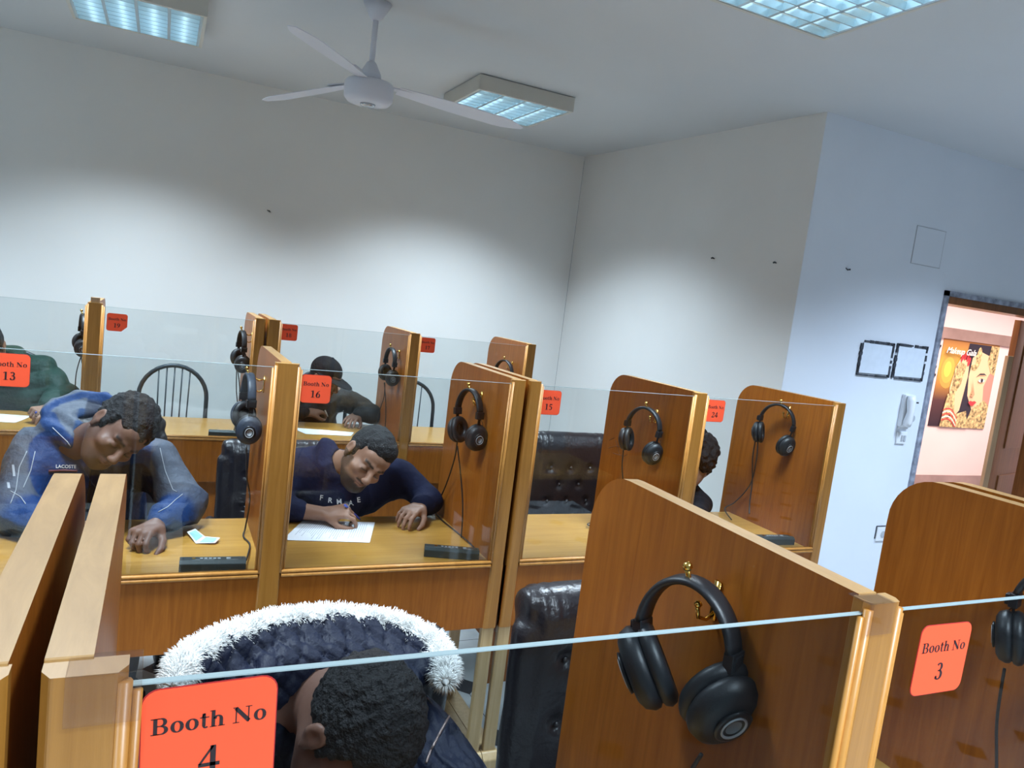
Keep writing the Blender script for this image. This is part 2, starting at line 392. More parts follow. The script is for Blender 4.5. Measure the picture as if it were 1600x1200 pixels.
# door phone
x, z = 4.165, 1.30
r = thing('door_phone', 'white door phone handset mounted on the entrance wall left of the doorway', 'intercom', (x, DW, z))
M().box(x-.045, x+.05, DW-.03, DW, z-.095, z+.105, white_pl).build('base', r, bevel=.006)
hs = M()
hs.tube([(x-.022, DW-.05, z-.085), (x-.022, DW-.055, z-.06), (x-.022, DW-.062, z), (x-.022, DW-.055, z+.07), (x-.022, DW-.05, z+.10)], [.022, .026, .020, .026, .022], white_pl, 12)
hs.build('handset', r, smooth=True)
M().lathe([(0, 0), (.022, 0), (.022, .006), (0, .006)], grey_pl, (0, 0, 0), 20, Matrix.Translation((x+.04, DW-.032, z-.04)) @ Matrix.Rotation(PI/2, 4, 'X')).build('button', r)
M().box(x+.01, x+.075, DW-.033, DW-.03, z+.055, z+.064, softblack).build('slot', r)
for (px, py, lb, k) in ((1411, 661, 'small white switch plate just under the door phone', 1), (1407, 684, 'white double light switch below the door phone', 2)):
    x, z = on_entrance(px, py)
    r = thing('light_switch', lb, 'light switch', (x, DW, z), group='switch plates by the door')
    M().box(x-.045, x+.04, DW-.012, DW, z-.036, z+.036, white_pl).build('plate', r, bevel=.003)
    for j in range(k):
        M().box(x-.012+j*.024-.008*(k == 1), x+.004+j*.024, DW-.017, DW-.012, z-.018, z+.018, grey_pl).build('rocker', r, bevel=.001)
x, z = on_entrance(1376, 834)
r = thing('wall_socket', 'white power socket low on the entrance wall', 'socket', (x, DW, z))
M().box(x-.045, x+.045, DW-.010, DW, z-.045, z+.045, white_pl).build('plate', r, bevel=.004)
M().lathe([(0, 0), (.021, 0), (.021, .003), (0, .003)], grey_pl, (0, 0, 0), 20, Matrix.Translation((x+.008, DW-.010, z)) @ Matrix.Rotation(PI/2, 4, 'X')).build('socket_well', r)
M().box(x-.05, x+.03, DW-.004, DW, z+.048, z+.053, smudge).box(x-.053, x-.048, DW-.004, DW, z-.03, z+.05, smudge).build('grime', r)
def nail(p, n, lb):
    p = Vector(p); n = Vector(n)
    t = M().tube([p, p+n*.02], .003, dark_steel, 8).tube([p+n*.02, p+n*.023], .0055, dark_steel, 8).tube([p+Vector((.012, 0, -.004)), p+n*.004+Vector((-.012, 0, .006))], .003, dark_steel, 6)
    tag(t.build('nail', loc=tuple(p)), lb, 'nail', 'nails left in the walls')
nail(aty(420, 330, BW), (0, -1, 0), 'small nail left in the long back wall')
def side_x(y): return 3.14+(y-3.122)/(BW-3.122)*(3.002-3.14)
for px, py, lb in ((1116, 404, 'left of two small nails in the narrow side wall'), (1213, 411, 'right of two small nails in the narrow side wall')):
    X = 3.08
    for _ in range(4):
        d = ray(px, py); q = CAM+d*X/d[0]; X = side_x(q[1])
    nail(q, (-1, -.05, 0), lb)
p = aty(1323, 421, DW); nail(p, (0, -1, 0), 'small nail in the bright entrance wall')

# ------------------------------------------------------------------ poster in the hall
def flat(name, c): return simple(name, c, .45)
px0, px1, pz0, pz1 = 6.07, 6.83, 1.035, 1.80
PT = M(); layer = [0]
def pg(pts, c, name=None):
    layer[0] += 1; y = HY-.005-.0004*layer[0]
    PT.add([(px0+(px1-px0)*u, y, pz1-(pz1-pz0)*v) for u, v in pts], [tuple(range(len(pts)))], c)
def ell(u, v, a, b, c, rot=0, n=24, t0=0, t1=2*PI):
    pg([(u+a*math.cos(t0+(t1-t0)*i/n)*math.cos(rot)-b*math.sin(t0+(t1-t0)*i/n)*math.sin(rot), v+a*math.cos(t0+(t1-t0)*i/n)*math.sin(rot)+b*math.sin(t0+(t1-t0)*i/n)*math.cos(rot)) for i in range(n)], c)
def grad_mat(name):
    mt, nt, b = nodes(name); tc = nt.nodes.new('ShaderNodeTexCoord'); sp = nt.nodes.new('ShaderNodeSeparateXYZ'); r = nt.nodes.new('ShaderNodeValToRGB')
    nt.links.new(tc.outputs['Generated'], sp.inputs[0]); nt.links.new(sp.outputs[2], r.inputs[0])
    e = r.color_ramp.elements; e[0].position = 0; e[0].color = (.035, .02, .03, 1); e[1].position = 1; e[1].color = (.40, .16, .05, 1)
    for p_, c_ in ((.3, (.10, .04, .04)), (.5, (.50, .22, .05)), (.68, (.62, .42, .06)), (.85, (.60, .30, .07))):
        q = e.new(p_); q.color = (*c_, 1)
    nt.links.new(r.outputs[0], b.inputs['Base Color']); b.inputs['Roughness'].default_value = .4
    return mt
PT.box(px0, px1, HY-.005, HY-.001, pz0, pz1, grad_mat('poster_background'))
sk = flat('poster_skin', (.88, .55, .32)); hair_c = flat('poster_hair', (.03, .025, .04)); redc = flat('poster_red', (.62, .05, .06)); pink = flat('poster_pink', (.85, .26, .20))
gold = simple('poster_gold', (.70, .48, .22), .4, var=.9, vscale=45); wht = flat('poster_white', (.9, .85, .8)); skd = flat('poster_shade', (.62, .32, .18)); yel = flat('poster_glow', (.75, .62, .10))
ell(.17, .36, .15, .20, flat('poster_ochre', (.56, .32, .07))); ell(.16, .35, .11, .15, flat('poster_amber', (.62, .42, .08))); ell(.15, .34, .06, .09, yel)
pg([(.45, .02), (1, .02), (1, .95), (.62, 1), (.48, .9), (.42, .3)], hair_c)
pg([(.55, .18), (.68, .10), (.85, .14), (.95, .3), (.97, .55), (.90, .72), (.78, .80), (.70, .78), (.58, .62), (.54, .40)], sk)
pg([(.90, .35), (1, .3), (1, .75), (.88, .70), (.84, .5)], pink)
pg([(.70, .78), (.9, .66), (1, .72), (1, 1), (.62, 1)], gold)
pg([(.85, .02), (1, .02), (1, .36), (.92, .34), (.83, .2)], gold)
ell(.655, .17, .045, .12, gold); ell(.60, .29, .06, .035, gold)
pg([(.28, .30), (.34, .20), (.50, .22), (.52, .40), (.50, .62), (.48, .80), (.40, .88), (.30, .80), (.24, .55)], sk)
pg([(.27, .30), (.36, .24), (.46, .28), (.42, .50), (.34, .62), (.26, .62)], gold)
for u, v in ((.36, .19), (.41, .17), (.46, .18), (.49, .23)): ell(u, v, .022, .055, redc, .2)
pg([(.22, .62), (.34, .6), (.40, .85), (.60, .80), (.68, 1), (.18, 1)], gold)
for k in range(5):
    pts = []
    for i in range(9):
        t = i/8; pts.append((.19+.27*t, min(.985, .80+.030*k-.06*math.sin(PI*t)+.09*t)))
    pg(pts+[(u, min(.995, v+.014)) for u, v in pts[::-1]], wht if k % 2 else redc)
pg([(.66, .40), (.72, .35), (.80, .345), (.85, .37), (.80, .362), (.72, .367)], hair_c)
ell(.77, .43, .055, .022, wht, -.05); ell(.775, .43, .022, .022, hair_c); pg([(.70, .43), (.76, .405), (.84, .42), (.76, .412)], hair_c)
pg([(.60, .42), (.645, .55), (.62, .62), (.67, .63), (.69, .60)], skd)
ell(.635, .60, .012, .012, gold)
pg([(.60, .695), (.64, .675), (.67, .685), (.71, .675), (.75, .69), (.70, .73), (.65, .735)], redc)
poster = PT.build('poster', loc=(px0, HY, pz0)); tag(poster, 'large poster of a jewelled woman with hennaed hand over one eye, on the hall wall', 'poster')
def text_mesh(txt, size, mat, T, name, parent, extrude=.0003, font_shear=0, align='LEFT'):
    cu = bpy.data.curves.new('t', 'FONT'); cu.body = txt; cu.size = size; cu.extrude = extrude; cu.shear = font_shear; cu.align_x = align; cu.offset = size*.012
    o = bpy.data.objects.new('t', cu); col.objects.link(o)
    me = bpy.data.meshes.new_from_object(o); bpy.data.objects.remove(o)
    off = Vector(OFF.get(parent.name, (0, 0, 0)))
    for v in me.vertices: v.co = T @ v.co-off
    me.materials.clear(); me.materials.append(mat)
    k = bpy.data.objects.new(name, me); col.objects.link(k); k.parent = parent; OFF[k.name] = tuple(off)
    return k
text_mesh('Makeup Gala', .075, wht, Matrix.Translation((px0+.03, HY-.024, pz1-.12)) @ Matrix.Rotation(PI/2, 4, 'X'), 'poster_title', poster, font_shear=.35)
# marks on the hall wall at the poster's left
for i, (u, v) in enumerate(((-.03, .02), (-.05, .10), (-.04, .20), (-.03, .27))):
    t = M().prism([(px0+u-.012, pz1-.05-v-.01), (px0+u-.004, pz1-.085-v), (px0+u+.004, pz1-.05-v-.01), (px0+u+.012, pz1-.05-v-.01), (px0+u+.012, pz1-.04-v), (px0+u-.012, pz1-.04-v)], HY-.002, HY, 'y', ink)
    tag(t.build('wall_marking', loc=(px0+u, HY, pz1-v)), 'dark painted character on the hall wall beside the left edge of the poster', 'lettering', 'characters beside the poster')

# ------------------------------------------------------------------ lettering of the booth signs (heavy serif letters drawn as ribbons)
def rib(pts, wd):
    n = len(pts); L_ = []; R_ = []
    for i, (x, y) in enumerate(pts):
        a = pts[max(i-1, 0)]; b = pts[min(i+1, n-1)]; dx, dy = b[0]-a[0], b[1]-a[1]; l = math.hypot(dx, dy) or 1
        k = (wd[i] if isinstance(wd, (list, tuple)) else wd)/2
        L_.append((x-dy/l*k, y+dx/l*k)); R_.append((x+dy/l*k, y-dx/l*k))
    return [(L_[i], L_[i+1], R_[i+1], R_[i]) for i in range(n-1)]
def arc(cx, cy, rx, ry, a0, a1, thick, thin, n=18):
    pts = []; wd = []
    for i in range(n+1):
        a = math.radians(a0+(a1-a0)*i/n); pts.append((cx+rx*math.cos(a), cy+ry*math.sin(a))); wd.append(thin+(thick-thin)*abs(math.cos(a))**1.5)
    return rib(pts, wd)
def rc(x0, x1, y0, y1): return [((x0, y0), (x1, y0), (x1, y1), (x0, y1))]
def ln(a, b, w_): return rib([a, b], w_)
TK, TN = .135, .04
GL = {
 'B': (.66, rc(.09, .225, 0, .66)+rc(.0, .3, 0, .035)+rc(.0, .3, .625, .66)+rc(.2, .36, .32, .36)+arc(.34, .495, .15, .148, -90, 90, TK, TN)+arc(.35, .172, .18, .155, -90, 90, TK, TN)+rc(.2, .36, 0, .035)+rc(.2, .36, .625, .66)),
 'o': (.52, arc(.25, .225, .165, .215, 0, 360, TK, TN, 28)),
 't': (.36, rc(.085, .205, .08, .60)+rc(0, .33, .415, .455)+arc(.21, .09, .065, .08, 180, 330, .09, .05)+ln((.085, .45), (.17, .6), .05)),
 'h': (.57, rc(.06, .185, 0, .68)+rc(0, .25, 0, .03)+rc(0, .15, .65, .68)+arc(.29, .30, .115, .14, 0, 170, .12, .05)+rc(.345, .47, 0, .31)+rc(.29, .54, 0, .03)),
 'N': (.76, rc(.10, .14, 0, .66)+rc(0, .24, 0, .032)+rc(0, .16, .63, .66)+ln((.10, .63), (.60, .04), .15)+rc(.56, .60, 0, .66)+rc(.46, .70, .63, .66)),
 ' ': (.26, []),
 '1': (.50, rc(.19, .325, 0, .67)+rc(.10, .42, 0, .03)+ln((.08, .58), (.22, .65), .05)),
 '2': (.50, arc(.24, .49, .145, .165, -20, 170, .125, .06)+ln((.36, .43), (.08, .06), .07)+rc(.03, .43, 0, .10)+ln((.43, .05), (.46, .17), .04)),
 '3': (.50, arc(.22, .51, .12, .14, -80, 150, .12, .05)+arc(.22, .19, .155, .175, -150, 85, .13, .05)+arc(.10, .11, .03, .03, 0, 360, .05, .05, 10)+ln((.16, .36), (.26, .36), .05)),
 '4': (.50, rc(.27, .39, 0, .67)+ln((.33, .66), (.04, .22), .05)+rc(.02, .48, .16, .25)),
 '5': (.50, rc(.12, .42, .56, .67)+ln((.14, .62), (.10, .36), .05)+arc(.22, .20, .16, .19, -140, 130, .13, .05)),
 '6': (.50, arc(.25, .20, .15, .19, 0, 360, .125, .05, 26)+rib([(.12, .2), (.13, .36), (.22, .54), (.42, .66)], [.12, .11, .08, .03])),
 '7': (.50, rc(.05, .45, .56, .66)+ln((.40, .6), (.19, 0), .10)+ln((.05, .62), (.04, .46), .03)),
 '8': (.50, arc(.25, .50, .125, .135, 0, 360, .11, .05, 24)+arc(.25, .18, .15, .17, 0, 360, .12, .05, 24)),
 '9': (.50, arc(.25, .46, .15, .19, 0, 360, .125, .05, 26)+rib([(.38, .46), (.37, .30), (.28, .12), (.08, 0)], [.12, .11, .08, .03])),
}
def lay(txt, size):
    x = 0; Q = []
    for ch in txt:
        a, q = GL[ch]
        for poly in q: Q.append([((p[0]+x)*size, p[1]*size) for p in poly])
        x += a
    return Q, x*size
def booth_sign(num, xc, zc, y, parent, tilt=0, cut=False, W=.0445, Hh=.0425):
    mm = M(); T = Matrix.Translation((xc, y, zc)) @ Matrix.Rotation(tilt, 4, 'Y')
    def rr(w_, h_, r_):
        pts = []
        for cx, cz, a0 in ((w_-r_, h_-r_, 0), (-w_+r_, h_-r_, 90), (-w_+r_, -h_+r_, 180), (w_-r_, -h_+r_, 270)):
            if cut and a0 == 270: pts += [(-w_*.0+w_*.45, -h_), (w_, -h_*.45)]; continue
            for k in range(6):
                a = math.radians(a0+90*k/5); pts.append((cx+r_*math.cos(a), cz+r_*math.sin(a)))
        return pts
    def put(poly, yy, m_, thick=0):
        if thick: 
            n = len(poly); v = [T @ Vector((p[0], yy, p[1])) for p in poly]+[T @ Vector((p[0], yy+thick, p[1])) for p in poly]
            mm.add(v, [tuple(range(n)), tuple(range(n, 2*n))[::-1]]+[(i, n+i, n+(i+1) % n, (i+1) % n) for i in range(n)], m_)
        else: mm.add([T @ Vector((p[0], yy, p[1])) for p in poly], [tuple(range(len(poly)))], m_)
    put(rr(W+.0008, Hh+.0008, .0115), -.0006, sign_edge, .0005)
    put(rr(W, Hh, .011), -.0010, sign_m, .0003)
    q, wd = lay('Booth No', .0185)
    for p in q: put([(a-wd/2, b+.0095) for a, b in p], -.0013, ink)
    q, wd = lay(num, .031)
    for p in q: put([(a-wd/2, b-.0255) for a, b in p], -.0013, ink)
    return mm.build('booth_number_sign', parent)

# ------------------------------------------------------------------ booth units
ZT = 1.418; ZD = .77; ZS = .775; D = .60
def side_profile(y0, zt):
    pts = [(y0+.012, .50), (y0+D, .50), (y0+D, zt-.13)]
    for k in range(1, 9):
        a = math.radians(90*k/9); pts.append((y0+D-.11+.11*math.cos(a), zt-.115+.11*math.sin(a)+.005))
    return pts+[(y0+D-.11, zt), (y0+.012, zt+.006)]
def coat_hook(mm, x, y, z, s=-1):                          # double brass hook on a panel face, pointing s*x
    mm.box(min(x, x+s*.004), max(x, x+s*.004), y-.006, y+.006, z-.075, z-.02, brass)
    mm.tube([(x, y, z-.03), (x+s*.02, y, z-.035), (x+s*.052, y, z-.020), (x+s*.060, y, z)], [.004, .0038, .0036, .0040], brass, 8)
    mm.lathe([(0, -.007), (.005, -.005), (.0072, 0), (.005, .005), (0, .007)], brass, (x+s*.060, y, z+.004), 12)
    mm.tube([(x, y, z-.065), (x+s*.015, y, z-.074), (x+s*.028, y, z-.070), (x+s*.032, y, z-.055)], [.0035, .003, .003, .0035], brass, 8)
    mm.lathe([(0, -.006), (.004, -.004), (.006, 0), (.004, .004), (0, .006)], brass, (x+s*.032, y, z-.051), 12)
def booth_unit(label, y0, panels, bays, signs, gm, zt=ZT, hooks=(), low_panel=False, tapes=(), group='study booth units'):
    """panels: (x0, x1, board x0, board x1, yaw) ; bays: (x0, x1) of each pane"""
    X0 = panels[0][0]; X1 = panels[-1][1]
    r = thing('booth_unit', label, 'study booth', ((X0+X1)/2, y0, 0), group=group)
    M().box(X0+.01, X1-.01, y0+.012, y0+.54, ZD-.028, ZD, desk_wood).build('desk_top', r, bevel=.003)
    M().box(X0, X1, y0-.004, y0+.014, .535, ZS-.012, veneer).build('front_panel', r, bevel=.002)
    if low_panel: M().box(X0+.03, X1-.02, y0+.10, y0+.116, .26, .60, veneer).build('modesty_panel', r)
    M().box(X0+.03, X1-.03, y0+.45, y0+.465, .60, ZD-.028, veneer).build('apron', r)
    for i, (a, b, ba, bb, yaw) in enumerate(panels):
        mm = M().prism(side_profile(y0, zt), ba, bb, 'x', veneer, veneer_edge)
        if yaw:
            T = Matrix.Translation((ba, y0, 0)) @ Matrix.Rotation(yaw, 4, 'Z') @ Matrix.Translation((-ba, -y0, 0)); mm.v = [tuple(T @ Vector(p)) for p in mm.v]
        sp = mm.build('side_panel', r, bevel=.0025)
        hs_ = [h for h in hooks if h[0] == i]
        for h in hs_:
            hm = M(); coat_hook(hm, ba-(h[1]*math.tan(yaw) if yaw else 0), y0+h[1], h[2]); hm.build('coat_hook', sp, smooth=True)
        pm = M(); e = .006
        pm.prism([(a, y0-.006+e), (a+e, y0-.010), (b-e, y0-.010), (b, y0-.006+e), (b, y0+.014), (a, y0+.014)], .535, zt+.004, 'z', veneer_edge, post_wood)
        pm.build('post', r, bevel=.002)
        for s in (-1, 1):                                   # rounded strips along the panes
            bx = b if s > 0 else a
            if (s > 0 and i == len(panels)-1) or (s < 0 and i == 0): continue
            bm_ = M(); bm_.tube([(bx-s*.002, y0-.0065, ZS), (bx-s*.002, y0-.0065, zt-.004)], .0052, bead_wood, 8).tube([(bx+s*.006, y0-.0045, ZS), (bx+s*.006, y0-.0045, zt-.012)], .0036, bead_wood, 8)
            bm_.build('glazing_bead', r, smooth=True)
        if i in (0, len(panels)-1) or True:
            lx = a if i else a
            lm = M().box(a+.004, a+.05, y0+.0, y0+.024, .035, .536, leg_wood)
            if i not in (0, len(panels)-1): continue
            lm.build('leg', r, bevel=.003)
            M().box(a+.006, a+.048, y0+.43, y0+.455, .035, .52, leg_wood).build('leg', r, bevel=.003)
            M().prism([(y0-.03, 0), (y0+.56, 0), (y0+.56, .03), (y0+.50, .055), (y0-.005, .055), (y0-.028, .035)], a-.004, a+.058, 'x', leg_wood).build('foot', r, bevel=.004)
    for (a, b), sg in zip(bays, signs):
        g_ = M().box(a-.004, b+.004, y0-.003, y0+.003, ZS-.01, zt-.010, gm)
        g_.box(a-.004, b+.004, y0-.0031, y0+.0031, zt-.0105, zt-.0095, glass_edge)
        gp = g_.build('glass_pane', r)
        bm_ = M().tube([(a, y0-.008, ZS+.004), (b, y0-.008, ZS+.004)], .006, bead_wood, 8).tube([(a, y0-.009, ZS-.008), (b, y0-.009, ZS-.008)], .0065, bead_wood, 8).box(a, b, y0-.004, y0+.012, ZS-.014, ZS+.006, bead_wood)
        bm_.build('bottom_bead', r, smooth=True)
        if sg:
            num, sx, sz, tl, cut = sg
            booth_sign(num, sx, sz, y0-.0035, gp, tl, cut)
    for (x, y, w_) in tapes:
        tm = M().box(x-w_/2, x+w_/2, y, y+.03, zt+.004, zt+.0055, tape_m).box(x-w_/2, x+w_/2, y-.002, y, zt-.03, zt+.0055, tape_m)
        tm.build('clear_tape', r, bevel=.001)
    return r
Y1, Y2, Y3 = .535, 2.285, 4.15
P0 = .0
U1 = booth_unit('nearest booth unit, behind the orange Booth No 4 sign', Y1,
    [(-.055, -.004, -.055, -.026, 0), (.706, .757, .712, .740, -.035), (1.520, 1.575, 1.526, 1.560, 0)],
    [(-.002, .704), (.759, 1.518)], [('4', .051, 1.362, -.035, False), ('3', .851, 1.343, .01, False)], smoke,
    hooks=((1, .234, 1.367), (2, .185, 1.362)), tapes=((-.018, Y1-.012, .045), (.722, Y1-.012, .04)))
UL = booth_unit('booth unit at the lower left edge, panel beside the nearest unit', Y1,
    [(-1.55, -1.50, -1.55, -1.52, 0), (-.84, -.77, -.82, -.79, 0), (-.125, -.073, -.105, -.075, 0)], [(-1.50, -.84), (-.77, -.125)], [None, None], smoke)
UR = booth_unit('booth unit at the right edge, just behind the Booth No 3 bay', Y1,
    [(1.594, 1.649, 1.594, 1.629, 0), (2.35, 2.42, 2.37, 2.40, 0), (3.10, 3.15, 3.115, 3.15, 0)], [(1.649, 2.35), (2.42, 3.10)], [None, None], smoke)
U2 = booth_unit('second-row booth unit with the Booth No 13 and 16 signs', Y2,
    [(-.545, -.475, -.54, -.51, 0), (.316, .386, .334, .364, 0), (1.090, 1.143, 1.097, 1.130, 0)],
    [(-.475, .316), (.386, 1.090)], [('13', -.341, 1.353, 0, False), ('16', .439, 1.350, 0, False)], clear,
    hooks=((1, .345, 1.350), (2, .255, 1.358)))
U3 = booth_unit('second-row booth unit with the Booth No 15 and 24 signs', Y2,
    [(1.155, 1.203, 1.16, 1.192, 0), (1.866, 1.926, 1.872, 1.902, 0), (2.618, 2.675, 2.625, 2.660, 0)],
    [(1.203, 1.866), (1.926, 2.618)], [('15', 1.240, 1.351, 0, False), ('24', 1.974, 1.356, 0, False)], clear,
    hooks=((1, .225, 1.332), (2, .255, 1.378)), low_panel=True)
U4 = booth_unit('back-row booth unit with the Booth No 19 sign', Y3,
    [(-1.10, -1.04, -1.09, -1.06, 0), (-.317, -.252, -.312, -.275, 0), (.452, .507, .46, .495, 0)],
    [(-1.04, -.317), (-.252, .452)], [None, ('19', -.187, 1.336, 0, True)], clear,
    hooks=((1, .38, 1.345), (2, .14, 1.350)), low_panel=True)
U5 = booth_unit('back-row booth unit with the Booth No 18 and 17 signs', Y3,
    [(.517, .583, .525, .56, 0), (1.300, 1.362, 1.306, 1.34, 0), (2.050, 2.114, 2.056, 2.09, 0)],
    [(.583, 1.300), (1.362, 2.050)], [('18', .628, 1.362, 0, False), ('17', 1.411, 1.360, 0, False)], clear,
    hooks=((1, .19, 1.322), (2, .19, 1.306)), low_panel=True)
# chipped bare patch low on the front of the unit of booths 15 and 24
pr = random.Random(3); t = M()
for k in range(9):
    p = atz(0, 0, 0); x = 1.262+pr.uniform(-.03, .03); z = .556+pr.uniform(-.008, .008)-(x-1.262)*.1
    a = pr.uniform(.006, .014); t.prism([(x-a, z-a*.4), (x+a*.6, z-a*.6), (x+a, z+a*.3), (x-a*.2, z+a*.6)], Y2-.0052, Y2-.0045+.001, 'y', chip)
tk = t.build('chipped_patch', U3)
sp_ = [k for k in bpy.data.objects if k.parent == U3 and k.name.startswith('side_panel')][1]
q = M(); sx_ = 1.8715
def pan(px, py): d = ray(px, py); p = CAM+d*sx_/d[0]; return (sx_, p[1], p[2])
for st in (((951, 700), (962, 697), (972, 699)), ((962, 688), (966, 700), (968, 711)), ((966, 685), (973, 683), (973, 710)), ((952, 688), (960, 684)), ((958, 708), (975, 713), (980, 710))):
    q.tube([pan(*p) for p in st], .0012, simple('pencil', (.10, .04, .02), .7) if 'pencil' not in MATS else MATS['pencil'], 5)
q.build('pen_scribble', sp_)
# a length of pale tape tangled on top of the left back-row post
t = M().box(-.305, -.265, Y3-.004, Y3+.012, ZT, ZT+.03, trim_wood); t.build('post_cap', U4, bevel=.002)

# ------------------------------------------------------------------ headphones, hung on the brass hooks
def arc_pts(w_, h_, n=20, a0=0, a1=180):                    # headband arch: top at 0, ends at (-w, -h)
    return [(w_*math.cos(math.radians(a0+(a1-a0)*i/n)), -h_+h_*math.sin(math.radians(a0+(a1-a0)*i/n))) for i in range(n+1)]
def band(mm, w_, h_, wid, th, m_, a0, a1, bulge=0):
    P_ = arc_pts(w_, h_, 22, a0, a1); v = []; n = len(P_)
    for i, (x, z) in enumerate(P_):
        a = P_[max(i-1, 0)]; b = P_[min(i+1, n-1)]; dx, dz = b[0]-a[0], b[1]-a[1]; l = math.hypot(dx, dz); nx, nz = dz/l, -dx/l
        for k in range(10):
            t = 2*PI*k/10; cy = wid/2*math.copysign(abs(math.cos(t))**.6, math.cos(t)); cn = th/2*math.copysign(abs(math.sin(t))**.7, math.sin(t))
            v.append((x+nx*cn, cy, z+nz*cn))
    f_ = [(i*10+k, i*10+(k+1) % 10, (i+1)*10+(k+1) % 10, (i+1)*10+k) for i in range(n-1) for k in range(10)]
    f_ += [tuple(range(10))[::-1], tuple((n-1)*10+k for k in range(10))]
    mm.add(v, f_, m_)
def make_headphones(name, body, tl=12, tr=-14, yl=0, yr=0, dl=0, dr=.012, wide=.074, cs=1.0, bw=.028):
    r = thing(name, None, 'headphones', local=True)
    b = M(); band(b, wide, .088, bw, .012, body, 8, 172); b.build('headband', r, smooth=True)
    for s, tilt, yaw, dz in ((-1, tl, yl, dl), (1, tr, yr, dr)):
        c_ = M(); x = s*wide*.99
        T0 = Matrix.Translation((x, 0, -.088)) @ Matrix.Rotation(math.radians(s*4), 4, 'Y')
        c_.box(-.0075, .0075, -.0155, .0155, -.012, .014, blackp, T0)
        c_.box(-.0075+s*.0065-.0006, .0075+s*.0015, -.010, .010, -.010, .010, softblack, T0)
        c_.build('band_end', r, bevel=.0015)
        y_ = M(); y_.box(-.0014, .0014, -.006, .006, -.055-dz, -.008, blackp, T0)
        y_.tube([T0 @ Vector((0, .006, -.010)), T0 @ Vector((s*.012, .010, -.03)), T0 @ Vector((s*.010, .006, -.05-dz))], .0013, cable_m, 6)
        y_.build('slider', r)
        T = T0 @ Matrix.Translation((0, 0, -.052-dz)) @ Matrix.Rotation(math.radians(yaw), 4, 'Z') @ Matrix.Rotation(math.radians(tilt), 4, 'Y') @ Matrix.Translation((0, 0, -.018)) @ Matrix.Rotation(s*PI/2, 4, 'Y') @ Matrix.Diagonal((1.16*cs, .98*cs, 1.05*cs, 1))
        # local z of the lathe points away from the head
        cup = M().lathe([(0, -.004), (.036, -.004), (.041, .0), (.042, .006), (.038, .016), (.030, .021), (.0, .023)], body, (0, 0, 0), 28, T)
        cu = cup.build('ear_cup', r, smooth=True)
        pd = M(); R0, r0 = .031, .0125; v = []; f_ = []
        for i in range(28):
            for k in range(10):
                a, c2 = 2*PI*i/28, 2*PI*k/10; v.append(T @ Vector(((R0+r0*math.cos(c2))*math.cos(a), (R0+r0*math.cos(c2))*math.sin(a), -.012+r0*.85*math.sin(c2))))
        for i in range(28):
            for k in range(10): f_.append((i*10+k, ((i+1) % 28)*10+k, ((i+1) % 28)*10+(k+1) % 10, i*10+(k+1) % 10))
        pd.add(v, f_, softblack); pd.lathe([(0, -.010), (.028, -.010), (.028, -.008), (0, -.008)], cable_m, (0, 0, 0), 20, T); pd.build('ear_pad', cu, smooth=True)
        M().lathe([(.010, .021), (.020, .0225), (.021, .0255), (.018, .0265), (.009, .026), (.008, .0225), (.0, .0225)], blackp, (0, 0, 0), 24, T).lathe([(.012, .026), (.013, .0275), (.0145, .0275), (.015, .026)], grey_pl, (0, 0, 0), 24, T).build('cup_ring', cu, smooth=True)
    return r
HP_A = make_headphones('headphones', softblack, tl=-8, tr=6, yl=12, yr=-12)
HP_B = None
used_hp = [False]
def cord(name, pts, r_, lb, cat='cable', group=None, n=3):
    q = []; P_ = [Vector(p) for p in pts]
    for i in range(len(P_)-1):
        p0, p1, p2, p3 = P_[max(i-1, 0)], P_[i], P_[i+1], P_[min(i+2, len(P_)-1)]
        for k in range(8):
            t = k/8; q.append(.5*((2*p1)+(p2-p0)*t+(2*p0-5*p1+4*p2-p3)*t*t+(3*p1-p0-3*p2+p3)*t**3))
    q.append(P_[-1]); return M().tube(q, r_, cable_m, 8)
def hang(proto, x, y, z, rz, ry, lb, first=False, cable=None, sc=1.0):
    o = proto if first else copy_tree(proto)
    o.location = (x, y, z); o.rotation_euler = (0, ry, rz); o.scale = (sc,)*3; o['label'] = lb; o['group'] = 'headphones on the panel hooks'
    if cable:
        mi = Matrix.LocRotScale(Vector((x, y, z)), o.rotation_euler.to_quaternion() if False else __import__('mathutils').Euler((0, ry, rz)).to_quaternion(), Vector((sc,)*3)).inverted()
        m_ = cord('cable', cable, .0028, '')
        m_.v = [tuple(mi @ Vector(p)) for p in m_.v]
        k = m_.build('cable', None, smooth=True); k.parent = o; k.location = (0, 0, 0)
    return o
R = math.radians
# hook tips stand 5 cm proud of each panel's left face; the band's local x runs along y
def hook_at(ba, y0, dy, z): return (ba-.050, y0+dy, z-.016)
# front row: the big pair
hx, hy, hz = hook_at(.712+.234*.035, Y1, .234, 1.367)
big = make_headphones('headphones', softblack, tl=-22, tr=24, yl=38, yr=-30, dl=-.014, dr=-.004, wide=.070, cs=1.24, bw=.036)
hang(big, hx, hy, hz, R(-68), R(-4), 'large black headphones hanging on the nearest panel, left of the Booth No 3 sign', True,
     [(hx+.01, hy-.06, 1.135), (hx+.01, hy-.045, 1.10), (hx+.012, hy-.02, 1.04), (.69, hy+.02, .94), (.69, hy+.05, .86), (.66, hy+.08, .775)])
hx, hy, hz = hook_at(1.526, Y1, .185, 1.362)
hang(HP_A, hx, hy, hz, R(-72), R(3), 'black headphones at the right edge of the photo, seen through booth 3 glass', True,
     [(hx-.02, hy+.07, 1.13), (hx, hy+.075, 1.02), (hx+.01, hy+.06, .90), (hx+.01, hy+.06, .785)])
hpB = make_headphones('headphones', bluegrey, tl=-4, tr=4, yl=14, yr=-6, dl=-.006, dr=.02)
